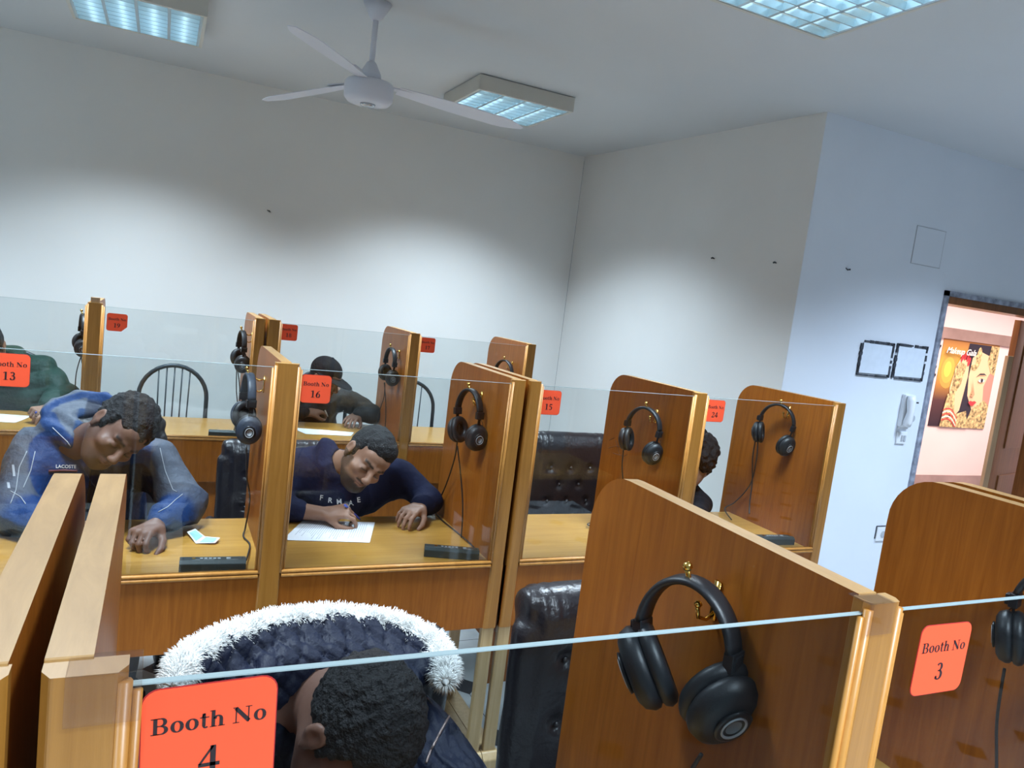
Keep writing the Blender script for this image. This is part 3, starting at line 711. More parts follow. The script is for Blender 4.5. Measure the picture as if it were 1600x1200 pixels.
# second row
hx, hy, hz = hook_at(.334, Y2, .345, 1.350)
hang(hpB, hx, hy, hz, R(-86), R(0), 'blue-black headphones on the panel between booths 13 and 16', True,
     [(hx, hy-.08, 1.105), (hx+.01, hy-.07, 1.0), (.318, hy+.0, .90), (.315, hy+.03, .79), (.305, hy-.02, .776), (.318, hy-.10, .776), (.300, hy-.22, .784), (.287, hy-.28, .786)])
hx, hy, hz = hook_at(1.097, Y2, .255, 1.358)
hang(HP_A, hx, hy, hz, R(-78), R(-4), 'black headphones on the panel at the right side of booth 16', False,
     [(hx, hy+.07, 1.14), (hx+.01, hy+.10, 1.06), (1.075, hy+.20, .93), (1.078, hy+.29, .80), (1.075, hy+.24, .777), (1.085, hy+.05, .777), (1.083, hy-.12, .782), (1.06, hy-.155, .786)])
hpC = make_headphones('headphones', softblack, tl=-10, tr=8, yl=14, yr=-24, dl=-.004, dr=.014, wide=.080)
hx, hy, hz = hook_at(1.872, Y2, .225, 1.332)
hang(hpC, hx, hy, hz, R(-70), R(5), 'black headphones on the scribbled panel between booths 15 and 24', True,
     [(hx-.03, hy+.085, 1.13), (hx-.02, hy+.09, 1.04), (1.84, hy+.10, .92), (1.84, hy+.09, .82), (1.82, hy+.06, .778)])
hx, hy, hz = hook_at(2.625, Y2, .255, 1.378)
hang(hpC, hx, hy, hz, R(-68), R(7), 'black headphones on the last panel at the right end of the second row', False,
     [(hx-.03, hy+.08, 1.18), (hx-.02, hy+.08, 1.08), (2.60, hy+.14, .95), (2.60, hy+.22, .84), (2.56, hy+.24, .80), (2.52, hy+.14, .777)])
# back row
hx, hy, hz = hook_at(-.312, Y3, .38, 1.345)
hang(HP_A, hx, hy, hz, R(-80), R(2), 'black headphones half hidden behind the post left of the Booth No 19 sign', False,
     [(hx, hy+.06, 1.12), (hx-.02, hy+.04, 1.02), (hx-.02, hy+.03, .92), (hx, hy+.02, .79)])
hx, hy, hz = hook_at(.46, Y3, .14, 1.350)
hang(HP_A, hx, hy, hz, R(-84), R(4), 'black headphones on the panel at the right end of booth 19', False,
     [(hx-.01, hy+.07, 1.12), (hx, hy+.10, 1.0), (hx+.02, hy+.12, .86), (hx, hy+.05, .778)])
hx, hy, hz = hook_at(1.306, Y3, .19, 1.322)
hang(HP_A, hx, hy, hz, R(-84), R(2), 'black headphones on the back-row panel between booths 18 and 17', False,
     [(hx, hy+.07, 1.09), (hx+.01, hy+.09, 1.0), (1.28, hy+.20, .90), (1.275, hy+.24, .80), (1.26, hy+.18, .778)])
hx, hy, hz = hook_at(2.056, Y3, .19, 1.306)
hang(hpC, hx, hy, hz, R(-72), R(3), 'black headphones on the last back-row panel, partly behind the booth 15 post', False,
     [(hx-.02, hy+.07, 1.09), (hx-.01, hy+.08, 1.0), (2.03, hy+.1, .9), (2.03, hy+.1, .78)])

# ------------------------------------------------------------------ desk things
def control_box(p0, p1, lb, d=.058, first=None):
    p0 = Vector(p0); p1 = Vector(p1); L_ = (p1-p0).length; rz = math.atan2(p1.y-p0.y, p1.x-p0.x)
    r = thing('control_box', lb, 'control box', (p0.x, p0.y, ZD+.0005), rz, 'control boxes on the desks', local=True)
    T = Matrix.Identity(4)
    M().prism([(0, 0), (d, 0), (d, .028), (.012, .034), (0, .026)], 0, L_, 'x', simple('box_dark_plastic', (.035, .048, .050), .4) if 'box_dark_plastic' not in MATS else MATS['box_dark_plastic']).build('case', r, bevel=.002)
    top = lambda y: .034-(y-.012)/(d-.012)*.006
    for k in range(5):
        M().box(L_*.30+k*.0125, L_*.30+k*.0125+.008, .026, .034, top(.034)-.002, top(.026)+.0015, grey_pl).build('button', r)
    M().box(L_*.18, L_*.18+.010, .026, .036, top(.034)-.002, top(.026)+.0015, brass).build('indicator_button', r)
    M().box(L_*.70, L_*.70+.012, .026, .036, top(.034)-.002, top(.026)+.0012, grey_pl).build('selector', r)
    q = M()
    for a, b in ((.18, .30), (.35, .52), (.70, .88)): q.box(L_*a, L_*b, .0165, .0180, top(.0180)-.001, top(.0165)+.0003, grey_pl)
    q.build('printed_caption', r)
    for a in (.05, .95): M().lathe([(0, 0), (.0035, 0), (.003, .0012), (0, .0012)], softblack, (L_*a, .032, top(.032)-.0004), 10).build('screw', r)
    return r
control_box((.097, 2.318, 0), (.284, 2.306, 0), 'black button box on the booth 13 desk beside the pale blue wrapper')
control_box((.878, 2.372, 0), (1.060, 2.312, 0), 'black button box on the booth 16 desk, lower right corner')
control_box((2.40, 2.36, 0), (2.585, 2.345, 0), 'black button box on the booth 24 desk, mostly behind the nearest panel')
control_box((.27, 4.19, 0), (.43, 4.178, 0), 'thin black button box on the booth 19 desk')
# printed sheets
def sheet(pts, lb, lines=0, name='paper_sheet', z=ZD+.0012, group='papers on the desks'):
    cx = sum(p[0] for p in pts)/4; cy = sum(p[1] for p in pts)/4
    r = thing(name, lb, 'paper', (cx, cy, z), group=group)
    M().prism(pts, z, z+.0008, 'z', paper_m).build('sheet', r)
    if lines:
        q = M(); A, B, C_, D_ = [np.array(p) for p in pts]; rr = random.Random(lines)
        for k in range(lines):
            t = .08+.84*k/lines; a = A+(D_-A)*t; b = B+(C_-B)*t; a2 = a+(b-a)*.08; b2 = a+(b-a)*(.55+.38*rr.random())
            n_ = (D_-A)/np.linalg.norm(D_-A)*.0022
            q.add([(a2[0], a2[1], z+.0011), (b2[0], b2[1], z+.0011), (b2[0]+n_[0], b2[1]+n_[1], z+.0011), (a2[0]+n_[0], a2[1]+n_[1], z+.0011)], [(0, 1, 2, 3)], print_m)
        q.build('printed_lines', r)
    return r
sheet([(.535, 2.785), (.430, 2.575), (.725, 2.525), (.800, 2.745)], 'printed question sheet under the navy-sweater writer hand in booth 16', 30)
sheet([(.74, 4.50), (.80, 4.33), (1.06, 4.32), (1.10, 4.42)], 'white sheet the man in the dark cap is writing on in booth 18', 0)
sheet([(-.88, 4.60), (-.90, 4.40), (-.62, 4.37), (-.57, 4.55)], 'white sheet at the left edge before the green jacket writer', 0)
# folded pale blue wrapper
r = thing('paper_wrapper', 'small folded pale blue and white wrapper lying on the booth 13 desk', 'wrapper', (.18, 2.50, ZD))
def wr(px, py, dz=0): p = atz(px, py, ZD+dz); return (p[0], p[1], ZD+.002+dz)
a, b, c_, d = wr(292, 832, .012), wr(305, 827, .018), wr(320, 839, .002), wr(306, 850, 0)
e, f_ = wr(344, 841, .012), wr(336, 849, .006)
M().add([a, b, c_, d], [(0, 1, 2, 3)], paper_m).add([c_, e, f_, d], [(0, 1, 2, 3)], paper_m).build('wrapper', r)
def inset(q, t=.16): 
    c0 = sum((Vector(p) for p in q), Vector())/4; return [tuple(Vector(p).lerp(c0, t*1.6)+Vector((0, 0, .0012))) for p in q]
M().add(inset([a, b, c_, d]), [(0, 1, 2, 3)], mask_m).add(inset([c_, e, f_, d]), [(0, 1, 2, 3)], mask_m).build('blue_print', r)
r_ = M()
pts = []
for k in range(60):
    t = k/59*2*PI*2.6; rr_ = .055+.012*math.sin(k*.7); pts.append((1.775+rr_*1.3*math.cos(t), 2.62+rr_*math.sin(t)*.95, ZD+.004+.012*abs(math.sin(t*.5+k*.05))))
cb = M().tube(pts, .0024, cable_m, 6).build('coiled_cable', smooth=True, loc=(1.775, 2.62, ZD)); tag(cb, 'loosely coiled thin black cable on the booth 15 desk', 'cable')

# ------------------------------------------------------------------ signed-distance modelling
def rot_to(F, U):                                          # columns: left, forward, up
    F = Vector(F).normalized(); U = Vector(U); U = (U-F*U.dot(F)).normalized(); L_ = U.cross(F); return np.array([L_, F, U])
class SD:
    def __init__(s, res): s.p = []; s.res = res
    def cap(s, a, b, ra, rb=None, k=.02, c=(0, 0, 0), sub=False, sq=None):
        rb = ra if rb is None else rb; a = np.array(a, float); b = np.array(b, float); m_ = max(ra, rb)
        s.p.append(('cap', a, b, ra, rb, k, c, sub, np.minimum(a, b)-m_, np.maximum(a, b)+m_)); return s
    def ell(s, c0, r, k=.02, c=(0, 0, 0), sub=False, Rm=None):
        c0 = np.array(c0, float); r = np.array(r, float)*np.ones(3); Rm = np.eye(3) if Rm is None else np.array(Rm); m_ = r.max()
        s.p.append(('ell', c0, r, Rm, 0, k, c, sub, c0-m_, c0+m_)); return s
    def box(s, c0, h, rad, k=.02, c=(0, 0, 0), sub=False, Rm=None):
        c0 = np.array(c0, float); h = np.array(h, float); Rm = np.eye(3) if Rm is None else np.array(Rm); m_ = np.linalg.norm(h)
        s.p.append(('box', c0, h, Rm, rad, k, c, sub, c0-m_, c0+m_)); return s
    @staticmethod
    def d(p, X):
        if p[0] == 'cap':
            a, b, ra, rb = p[1:5]; ab = b-a; L2 = ab @ ab+1e-12; t = np.clip(((X-a) @ ab)/L2, 0, 1)
            return np.linalg.norm(X-a-t[..., None]*ab, axis=-1)-(ra+(rb-ra)*t)
        q = (X-p[1]) @ p[3].T
        if p[0] == 'ell':
            k0 = np.linalg.norm(q/p[2], axis=-1); k1 = np.linalg.norm(q/(p[2]**2), axis=-1)+1e-9; return k0*(k0-1)/k1
        w_ = np.abs(q)-(p[2]-p[4]); return np.linalg.norm(np.maximum(w_, 0), axis=-1)+np.minimum(w_.max(-1), 0)-p[4]
    def mesh(s, name, mat, disp=None, paint=None, clip=None, parent=None, loc=None, cut=None):
        pos = [p for p in s.p if not p[7]]
        lo = np.min([p[8] for p in pos], 0)-.03; hi = np.max([p[9] for p in pos], 0)+.03; h = s.res
        n = np.ceil((hi-lo)/h).astype(int)+1; Dg = np.full(n, 1.0, np.float32)
        ax = [lo[i]+h*np.arange(n[i]) for i in range(3)]
        for p in s.p:
            k = max(p[5], 1e-4); mg = k+2.5*h
            i0 = np.maximum(((p[8]-mg-lo)/h).astype(int), 0); i1 = np.minimum(((p[9]+mg-lo)/h).astype(int)+2, n)
            if (i1 <= i0).any(): continue
            X = np.stack(np.meshgrid(*[ax[i][i0[i]:i1[i]] for i in range(3)], indexing='ij'), -1)
            d = s.d(p, X); sl = tuple(slice(i0[i], i1[i]) for i in range(3)); g = Dg[sl]
            if p[7]: hh = np.maximum(k-np.abs(-g-d), 0)/k; Dg[sl] = np.maximum(g, -d)+hh*hh*k*.25
            else: hh = np.maximum(k-np.abs(g-d), 0)/k; Dg[sl] = np.minimum(g, d)-hh*hh*k*.25
        if cut is not None:
            X = np.stack(np.meshgrid(*ax, indexing='ij'), -1); Dg = np.maximum(Dg, cut(X).astype(np.float32))
        S = Dg < 0; c8 = [S[i:n[0]-1+i, j:n[1]-1+j, k:n[2]-1+k] for i in (0, 1) for j in (0, 1) for k in (0, 1)]
        su = sum(c.astype(np.int8) for c in c8); act = (su > 0) & (su < 8); idx = np.full(act.shape, -1, np.int64); ii = np.argwhere(act); idx[act] = np.arange(len(ii))
        acc = np.zeros((len(ii), 3)); cnt = np.zeros(len(ii))
        for a in range(3):
            o1, o2 = [q for q in range(3) if q != a]
            for u in (0, 1):
                for v in (0, 1):
                    A = ii.copy(); A[:, o1] += u; A[:, o2] += v; B = A.copy(); B[:, a] += 1
                    da = Dg[tuple(A.T)]; db = Dg[tuple(B.T)]; m_ = (da < 0) != (db < 0); t = np.where(m_, da/(da-db+1e-12), 0)
                    P_ = A.astype(float); P_[:, a] += t; acc[m_] += P_[m_]; cnt[m_] += 1
        V = lo+h*acc/cnt[:, None]; F_ = []
        for a in range(3):
            o1, o2 = [(1, 2), (2, 0), (0, 1)][a]
            sl0 = [slice(None)]*3; sl1 = [slice(None)]*3; sl0[a] = slice(0, n[a]-1); sl1[a] = slice(1, n[a])
            e = S[tuple(sl0)] != S[tuple(sl1)]; E_ = np.argwhere(e); E_ = E_[(E_[:, o1] > 0) & (E_[:, o2] > 0) & (E_[:, o1] < n[o1]-1) & (E_[:, o2] < n[o2]-1)]
            if not len(E_): continue
            q = []
            for du, dv in ((1, 1), (0, 1), (0, 0), (1, 0)):
                c = E_.copy(); c[:, o1] -= du; c[:, o2] -= dv; q.append(idx[tuple(c.T)])
            q = np.stack(q, 1); fl = ~S[tuple(E_.T)]; q[fl] = q[fl][:, ::-1]; F_.append(q)
        F_ = np.concatenate(F_); F_ = F_[(F_ >= 0).all(1)]
        # two light smoothing passes keep the surface free of grid steps
        E2 = np.concatenate([F_[:, [0, 1]], F_[:, [1, 2]], F_[:, [2, 3]], F_[:, [3, 0]]])
        for _ in range(2):
            sm = np.zeros_like(V); ct = np.zeros(len(V)); np.add.at(sm, E2[:, 0], V[E2[:, 1]]); np.add.at(sm, E2[:, 1], V[E2[:, 0]]); np.add.at(ct, E2[:, 0], 1); np.add.at(ct, E2[:, 1], 1)
            V = V*.5+.5*sm/np.maximum(ct, 1)[:, None]
        ds = np.stack([s.d(p, V) for p in pos], 1); wgt = np.exp(-np.clip(ds-ds.min(1, keepdims=True), 0, .2)/.0035); wgt /= wgt.sum(1, keepdims=True)
        C_ = wgt @ np.array([p[6] for p in pos], float)
        if paint is not None: C_ = paint(V, C_)
        me = bpy.data.meshes.new(name); me.from_pydata([], [], [])
        def normals():
            N = np.zeros_like(V); fn = np.cross(V[F_[:, 2]]-V[F_[:, 0]], V[F_[:, 3]]-V[F_[:, 1]])
            for k in range(4): np.add.at(N, F_[:, k], fn)
            return N/(np.linalg.norm(N, axis=1, keepdims=True)+1e-12)
        if disp is not None: V = V+normals()*disp(V)[:, None]
        off = np.array(OFF.get(parent.name, (0, 0, 0)) if parent else (loc or (0, 0, 0)), float)
        me = bpy.data.meshes.new(name); nv, nf = len(V), len(F_)
        me.vertices.add(nv); me.vertices.foreach_set('co', (V-off).ravel().astype(np.float32))
        me.loops.add(nf*4); me.loops.foreach_set('vertex_index', F_.ravel().astype(np.int32))
        me.polygons.add(nf); me.polygons.foreach_set('loop_start', np.arange(0, nf*4, 4, dtype=np.int32)); me.polygons.foreach_set('loop_total', np.full(nf, 4, np.int32))
        me.polygons.foreach_set('use_smooth', [True]*nf)
        at = me.color_attributes.new('col', 'FLOAT_COLOR', 'POINT'); at.data.foreach_set('color', np.concatenate([C_, np.ones((nv, 1))], 1).ravel().astype(np.float32))
        me.materials.append(mat); me.update(); me.validate()
        o = bpy.data.objects.new(name, me); col.objects.link(o); OFF[o.name] = tuple(off)
        if parent: o.parent = parent
        else: o.location = off
        s.V = V; s.F = F_
        return o
def bumps(seed, amp, sc, asp=(1, 1, 1)):
    rs = np.random.RandomState(seed); K = [(rs.randn(3)*sc*np.array(asp), rs.rand()*6.28) for _ in range(14)]
    return lambda V: amp*sum(np.sin(V @ k+p) for k, p in K)/3.0

def folds(seed, amp, sc, asp=(1, 1, 1)):
    f1 = bumps(seed, 1, sc, asp); f2 = bumps(seed+1, 1, sc*.5, asp); f3 = bumps(seed+2, 1, sc*1.9, asp)
    return lambda V: amp*(.9-1.8*np.minimum(np.abs(f1(V)+.6*f2(V)), 1)**.8+.35*f3(V))
# ------------------------------------------------------------------ chairs
def leather_chair_proto():
    r = thing('leather_chair', None, 'chair', local=True, group='tufted leather chairs')
    rng = random.Random(5)
    sd = SD(.009); sd.box((0, .055, .80), (.225, .055, .27), .05, k=.03).box((0, .0, .80), (.20, .03, .24), .03, k=.04)
    sd.cap((-.20, .03, 1.045), (.20, .03, 1.045), .038, k=.035)
    for s in (-1, 1): sd.cap((s*.215, .02, .60), (s*.222, .02, .98), .032, k=.02)
    for row, z in enumerate((.66, .745, .83, .915)):
        for x in ((-.12, 0, .12) if row % 2 else (-.06, .06)): sd.ell((x, -.035, z), (.020, .022, .020), k=.022, sub=True)
    for row, z in enumerate((.66, .745, .83)):
        for x in ((-.12, 0, .12) if row % 2 else (-.06, .06)):
            for dx in (-.06, .06): sd.cap((x, -.047, z), (x+dx, -.047, z+.085), .010, k=.012, sub=True)
    def pleat(V): return .0035*np.sin(V[:, 0]*190)*np.exp(-((V[:, 2]-1.04)/.04)**2)*(np.abs(V[:, 0]) > .13)+bumps(3, .0012, 30)(V)
    sd.mesh('backrest', leather, disp=pleat, parent=r)
    for row, z in enumerate((.66, .745, .83, .915)):
        for x in ((-.12, 0, .12) if row % 2 else (-.06, .06)): M().lathe([(0, 0), (.009, .0), (.007, .004), (0, .005)], leather, (0, 0, 0), 12, Matrix.Translation((x, -.028, z)) @ Matrix.Rotation(PI/2, 4, 'X')).build('tuft_button', r, smooth=True)
    SD(.012).box((0, -.22, .46), (.24, .24, .055), .05).ell((0, -.24, .49), (.21, .20, .05), k=.04).mesh('seat', leather, disp=bumps(2, .0015, 30), parent=r)
    for s in (-1, 1):
        SD(.009).cap((s*.265, .02, .66), (s*.27, -.30, .655), .027, k=.02).cap((s*.27, -.30, .655), (s*.26, -.34, .60), .020, k=.02).mesh('armrest', leather, parent=r)
        M().tube([(s*.262, -.30, .64), (s*.262, -.26, .52), (s*.20, -.24, .42)], .013, dark_steel, 8).build('armrest_strut', r, smooth=True)
    M().tube([(0, -.20, .41), (0, -.20, .12)], .028, dark_steel, 12).lathe([(0, .08), (.05, .08), (.04, .14), (0, .14)], blackp, (0, -.20, 0), 16).build('gas_column', r, smooth=True)
    for k in range(5):
        a = 2*PI*k/5+.3; e = Vector((math.cos(a), math.sin(a), 0)); c0 = Vector((0, -.20, 0))
        M().tube([c0+Vector((0, 0, .12)), c0+e*.16+Vector((0, 0, .10)), c0+e*.28+Vector((0, 0, .075))], [.024, .018, .014], blackp, 8).build('base_leg', r, smooth=True)
        T = Matrix.Translation(c0+e*.28+Vector((0, 0, .028))) @ Matrix.Rotation(a, 4, 'Z') @ Matrix.Rotation(PI/2, 4, 'Y')
        M().lathe([(0, -.018), (.026, -.018), (.028, 0), (.026, .018), (0, .018)], softblack, (0, 0, 0), 16, T).build('caster', r, smooth=True)
    return r
lc = leather_chair_proto()
# (x, y, turn, height scale, label)
for i, (x, y, rz, sz, lb) in enumerate([
        (1.872, 3.16, .02, .985, 'tufted black leather chair standing empty behind the booth 15 desk'),
        (1.60, 3.42, 3.05, .90, 'dark leather chair mostly hidden behind the panels between booths 16 and 15'),
        (.50, 3.40, .06, .86, 'black leather chair of the man in the navy sweater'),
        (-.17, 3.36, .08, .95, 'black leather chair behind the man in the blue and grey jacket'),
        (1.02, 1.46, .03, .955, 'tall pleated black leather chair just behind the nearest panel'),
        (.485, 1.66, -.05, .79, 'black leather chair behind the person with the fur-trimmed hood'),
        (2.43, 3.42, -.05, .88, 'black leather chair of the curly-haired person in booth 24')]):
    o = lc if i == 0 else copy_tree(lc)
    o.location = (x, y, 0); o.rotation_euler = (0, 0, rz); o.scale = (.93, .93, sz); o['label'] = lb
    if 'pleated' in lb:
        for k in [k for k in bpy.data.objects if k.parent == o and k.name.startswith('armrest')]: bpy.data.objects.remove(k)
def arch_chair_proto():
    r = thing('metal_chair', None, 'chair', local=True, group='arched metal chairs')
    W_ = .185; top = [(W_*math.cos(math.radians(a)), 0, .86+.19*math.sin(math.radians(a))) for a in range(0, 181, 12)]
    M().tube([(W_, -.02, .44)]+top+[(-W_, -.02, .44)], .0125, dark_steel, 10).build('back_arch', r, smooth=True)
    for k, x in enumerate((-.085, -.042, 0, .042, .085)):
        M().tube([(x*.9, -.012, .47), (x, 0, .86+.19*math.sqrt(1-(x/W_)**2))], .0042, dark_steel, 8).build('spindle', r, smooth=True)
    M().lathe([(0, .435), (.20, .435), (.205, .45), (.20, .475), (.15, .485), (0, .485)], leather, (0, -.20, 0), 32).build('seat', r, smooth=True)
    for sx in (-1, 1):
        for y, y2 in ((-.04, .02), (-.35, -.40)): M().tube([(sx*.16, y, .44), (sx*.19, y2, .0)], .0115, dark_steel, 10).build('leg', r, smooth=True)
    return r
ac = arch_chair_proto()
for i, (x, y, rz, lb) in enumerate([(.100, 4.84, 0, 'arched dark metal chair with thin spindles behind the booth 19 desk'), (1.555, 4.84, .05, 'arched dark metal chair behind the booth 17 desk, partly hidden'),
        (.99, 5.02, 0, 'metal chair under the writer in the dark cap'), (-.73, 5.02, 0, 'metal chair under the writer in the dark green jacket')]):
    o = ac if i == 0 else copy_tree(ac)
    o.location = (x, y, 0); o.rotation_euler = (0, 0, rz); o['label'] = lb

# ------------------------------------------------------------------ people
def face_frame(a, b, c):                                    # yaw, pitch down, roll -> rows: his left, forward, up
    Fh = np.array([math.sin(a), -math.cos(a), 0]); Z = np.array([0, 0, 1.])
    F = Fh*math.cos(b)-Z*math.sin(b); U = Fh*math.sin(b)+Z*math.cos(b); L_ = np.cross(U, F)
    return np.array([L_*math.cos(c)+U*math.sin(c), F, U*math.cos(c)-L_*math.sin(c)])
def add_head(sd, c, Rm, skin, nape, beard=None):
    W = lambda *l: np.array(c)+np.array(l) @ Rm
    e = lambda l, r, k=.012, cc=None, sub=False: sd.ell(W(*l), r, k, cc or skin, sub, Rm)
    cp = lambda a, b, ra, rb=None, k=.01, cc=None, sub=False: sd.cap(W(*a), W(*b), ra, rb, k, cc or skin, sub)
    e((0, -.018, .032), (.074, .096, .086)); e((0, .030, -.025), (.060, .062, .080), .02); e((0, .040, -.072), (.046, .046, .036), .02)
    e((0, .076, -.098), (.020, .016, .015), .018); e((0, .058, .045), (.055, .034, .04), .02)
    for s in (-1, 1):
        cp((s*.012, .090, .020), (s*.044, .078, .020), .009, .007, .012)
        e((s*.031, .098, .001), (.017, .014, .012), .012, None, True)
        e((s*.031, .0785, .0), (.0135, .0135, .0125), .003)
        cp((s*.018, .0915, -.004), (s*.044, .0855, -.004), .0022, .0018, .003)
        e((s*.046, .058, -.022), (.022, .024, .018), .02)
        cp((s*.05, .0, -.045), (s*.03, .06, -.09), .022, .018, .025)
        # ear: a shell with a hollow
        e((s*.078, -.008, -.002), (.0075, .019, .031), .008); e((s*.084, -.015, .004), (.006, .013, .024), .006); cp((s*.079, .0, -.03), (s*.080, -.002, -.022), .007, .006, .006)
        e((s*.0885, -.006, .002), (.006, .009, .017), .004, None, True)
        e((s*.011, .104, -.034), (.0085, .009, .0075), .006)
        cp((s*.0, .094, -.052), (s*.020, .086, -.057), .0052, .0035, .006); cp((s*.0, .093, -.064), (s*.017, .086, -.062), .0062, .004, .006)
    cp((0, .090, .012), (0, .112, -.026), .0085, .0120, .012); e((0, .110, -.031), (.012, .011, .010), .008)
    cp((0, -.035, -.05), tuple((np.array(nape)-np.array(c)) @ Rm.T), .052, .056, .03)
    return W
def face_paint(c, Rm, beard=0, brow=(.012, .008, .006)):
    def f(V, C_):
        q = (V-np.array(c)) @ Rm.T; C_ = C_.copy(); x, y, z = np.abs(q[:, 0]), q[:, 1], q[:, 2]
        def mixin(m_, cc): C_[:] = C_*(1-m_[:, None])+np.array(cc)*m_[:, None]
        head = (np.linalg.norm(q, axis=1) < .16)
        br = np.exp(-((z-.0225+.10*(x-.03)**2*20-.004*(x > .03))/.0058)**2)*((x > .012) & (x < .050) & (y > .06) & head); mixin(br, brow)
        la = np.exp(-((z+.0045)/.0034)**2)*((x > .017) & (x < .046) & (y > .075) & head); mixin(la*.85, (.008, .005, .004))
        lp = np.exp(-((z+.058)/.0065)**2)*(x < .020)*(y > .082)*head; mixin(lp*.6, (.19, .070, .055))
        ml = np.exp(-((z+.0585)/.0014)**2)*(x < .020)*(y > .082)*head; mixin(ml*.7, (.03, .012, .01))
        nn = np.exp(-(((x-.007)/.004)**2+((z+.0415)/.003)**2))*(y > .095)*head; mixin(nn*.8, (.02, .01, .008))
        if beard:
            b_ = np.clip((-.046-z+.45*np.maximum(.07-y, 0)*0)/.02, 0, 1)*(z > -.125)*(y > -.005)*(1-np.exp(-((z+.060)/.008)**2)*(x < .02)) * head
            mu = np.exp(-((z+.0475)/.005)**2)*(x < .024)*(y > .08)*head
            so = np.clip((.045-np.abs(y-.01))/.02, 0, 1)*(z < -.01)*(z > -.09)*(x > .045)*head
            mixin(np.clip(np.maximum(np.maximum(b_, mu), so*.8)*beard, 0, .97), (.012, .009, .008))
        return C_
    return f
def add_hand(sd, w_, dirv, nrm, side, skin, curl=(.35, .5, .4), spread=.10, pinch=False, sc=.95, thumb=(.45, .15)):
    """w_ wrist, dirv towards the knuckles, nrm back of the hand, side +1: thumb on nrm x dir"""
    X = Vector(dirv).normalized(); Z = Vector(nrm); Z = (Z-X*Z.dot(X)).normalized(); Y = Z.cross(X)*side; w_ = Vector(w_)
    P_ = lambda a, b, c_: w_+(X*a+Y*b+Z*c_)*sc
    k = .006
    for b0, b1 in ((.022, .031), (.006, .010), (-.010, -.011), (-.023, -.029)):
        sd.cap(P_(.008, b0*.8, 0), P_(.088 if b1 > -.02 else .080, b1, .002), .0145*sc, .0108*sc, .012, skin)
    sd.cap(P_(.03, .03, -.006), P_(.07, .0, -.004), .014*sc, .012*sc, .015, skin)
    tips = []
    for i, (b, L_, r_) in enumerate(((.031, .070, .0090), (.010, .078, .0092), (-.011, .072, .0088), (-.030, .057, .0078))):
        base = .088 if b > -.02 else .080; p = P_(base, b, .002); yaw = (b/.03)*spread
        c3 = curl if not pinch else ((.75, .75, .35) if i == 0 else (.95, 1.0, .5) if i == 1 else (1.1, 1.2, .6))
        ang = 0; rr_ = [r_*1.05, r_*.98, r_*.88, r_*.74]
        for j, fr_ in enumerate((.46, .30, .24)):
            ang += c3[j]*(1+.08*(i-1)); dv = (X*math.cos(ang)*math.cos(yaw)+Y*math.sin(yaw)-Z*math.sin(ang)); q = p+dv*L_*fr_*sc
            sd.cap(p, q, rr_[j]*sc, rr_[j+1]*sc, .0035, skin); p = q
        tips.append(p)
    t0 = P_(.022, .026, -.004); d1 = (X*.66+Y*.62-Z*(.25+thumb[1])).normalized(); p1 = t0+d1*.042*sc
    d2 = (X*.86+Y*(.30 if not pinch else .05)-Z*(.25+thumb[0]*.5)).normalized(); p2 = p1+d2*.032*sc; d3 = (X*.93-Y*(.05 if not pinch else .25)-Z*(.2+thumb[0]*.4)).normalized(); p3 = p2+d3*.026*sc
    sd.cap(t0, p1, .0150*sc, .0115*sc, .012, skin); sd.cap(p1, p2, .0112*sc, .0102*sc, .004, skin); sd.cap(p2, p3, .0102*sc, .0082*sc, .004, skin)
    return tips, p3, P_
def hair_sd(c, Rm, colr, grow=(.081, .104, .097), line=(.060, .70), res=.004, off=(0, -.018, .036), curls=None, front=.088, fade=0, side=1.0):
    W = lambda *l: np.array(c)+np.array(l) @ Rm
    sd = SD(res); sd.ell(W(*off), grow, .01, colr, Rm=Rm)
    if curls:
        rs = random.Random(curls[0])
        for k in range(curls[1]):
            u = rs.uniform(-1, 1); t = rs.uniform(0, 2*PI); s_ = math.sqrt(1-u*u)
            sd.ell(W(off[0]+grow[0]*s_*math.cos(t)*.97, off[1]+grow[1]*s_*math.sin(t)*.97, off[2]+grow[2]*u*.97), rs.uniform(curls[2]*.6, curls[2]), .004, colr)
    def cut(X):
        q = (X-np.array(c)) @ Rm.T; x, y, z = np.abs(q[..., 0]), q[..., 1], q[..., 2]
        pl = (line[0]+line[1]*(y-front)-z)*.8                 # positive: cut away (below the hairline)
        pl = np.where(y > .03, np.maximum(pl, (.045+.10*(x/.07)**4*.2-z)*.9), pl)
        sb = np.maximum(np.maximum(np.abs(y-.012)-.010, -.045-z), .05-x)   # sideburn
        return np.minimum(pl, sb) if side else pl
    sd.cutf = cut
    return sd, cut
def bvh_of(sd): return BVHTree.FromPolygons([tuple(v) for v in sd.V], [tuple(int(i) for i in f) for f in sd.F])
def onto(bv, px, py, lift=.0012):
    d = Vector(ray(px, py)).normalized(); h = bv.ray_cast(Vector(CAM), d)
    return None if h[0] is None else h[0]-d*lift
def seam(name, bvs, pxs, r_, mat, parent):
    pts = []
    for i in range(len(pxs)-1):
        n = max(2, int(math.hypot(pxs[i+1][0]-pxs[i][0], pxs[i+1][1]-pxs[i][1])/3))
        for k in range(n):
            t = k/n; h = onto(bvs, pxs[i][0]+(pxs[i+1][0]-pxs[i][0])*t, pxs[i][1]+(pxs[i+1][1]-pxs[i][1])*t)
            if h is not None and (not pts or (h-pts[-1]).length < .06): pts.append(h)
    if len(pts) < 3: return None
    return M().tube(pts, r_, mat, 6).build(name, parent, smooth=True)
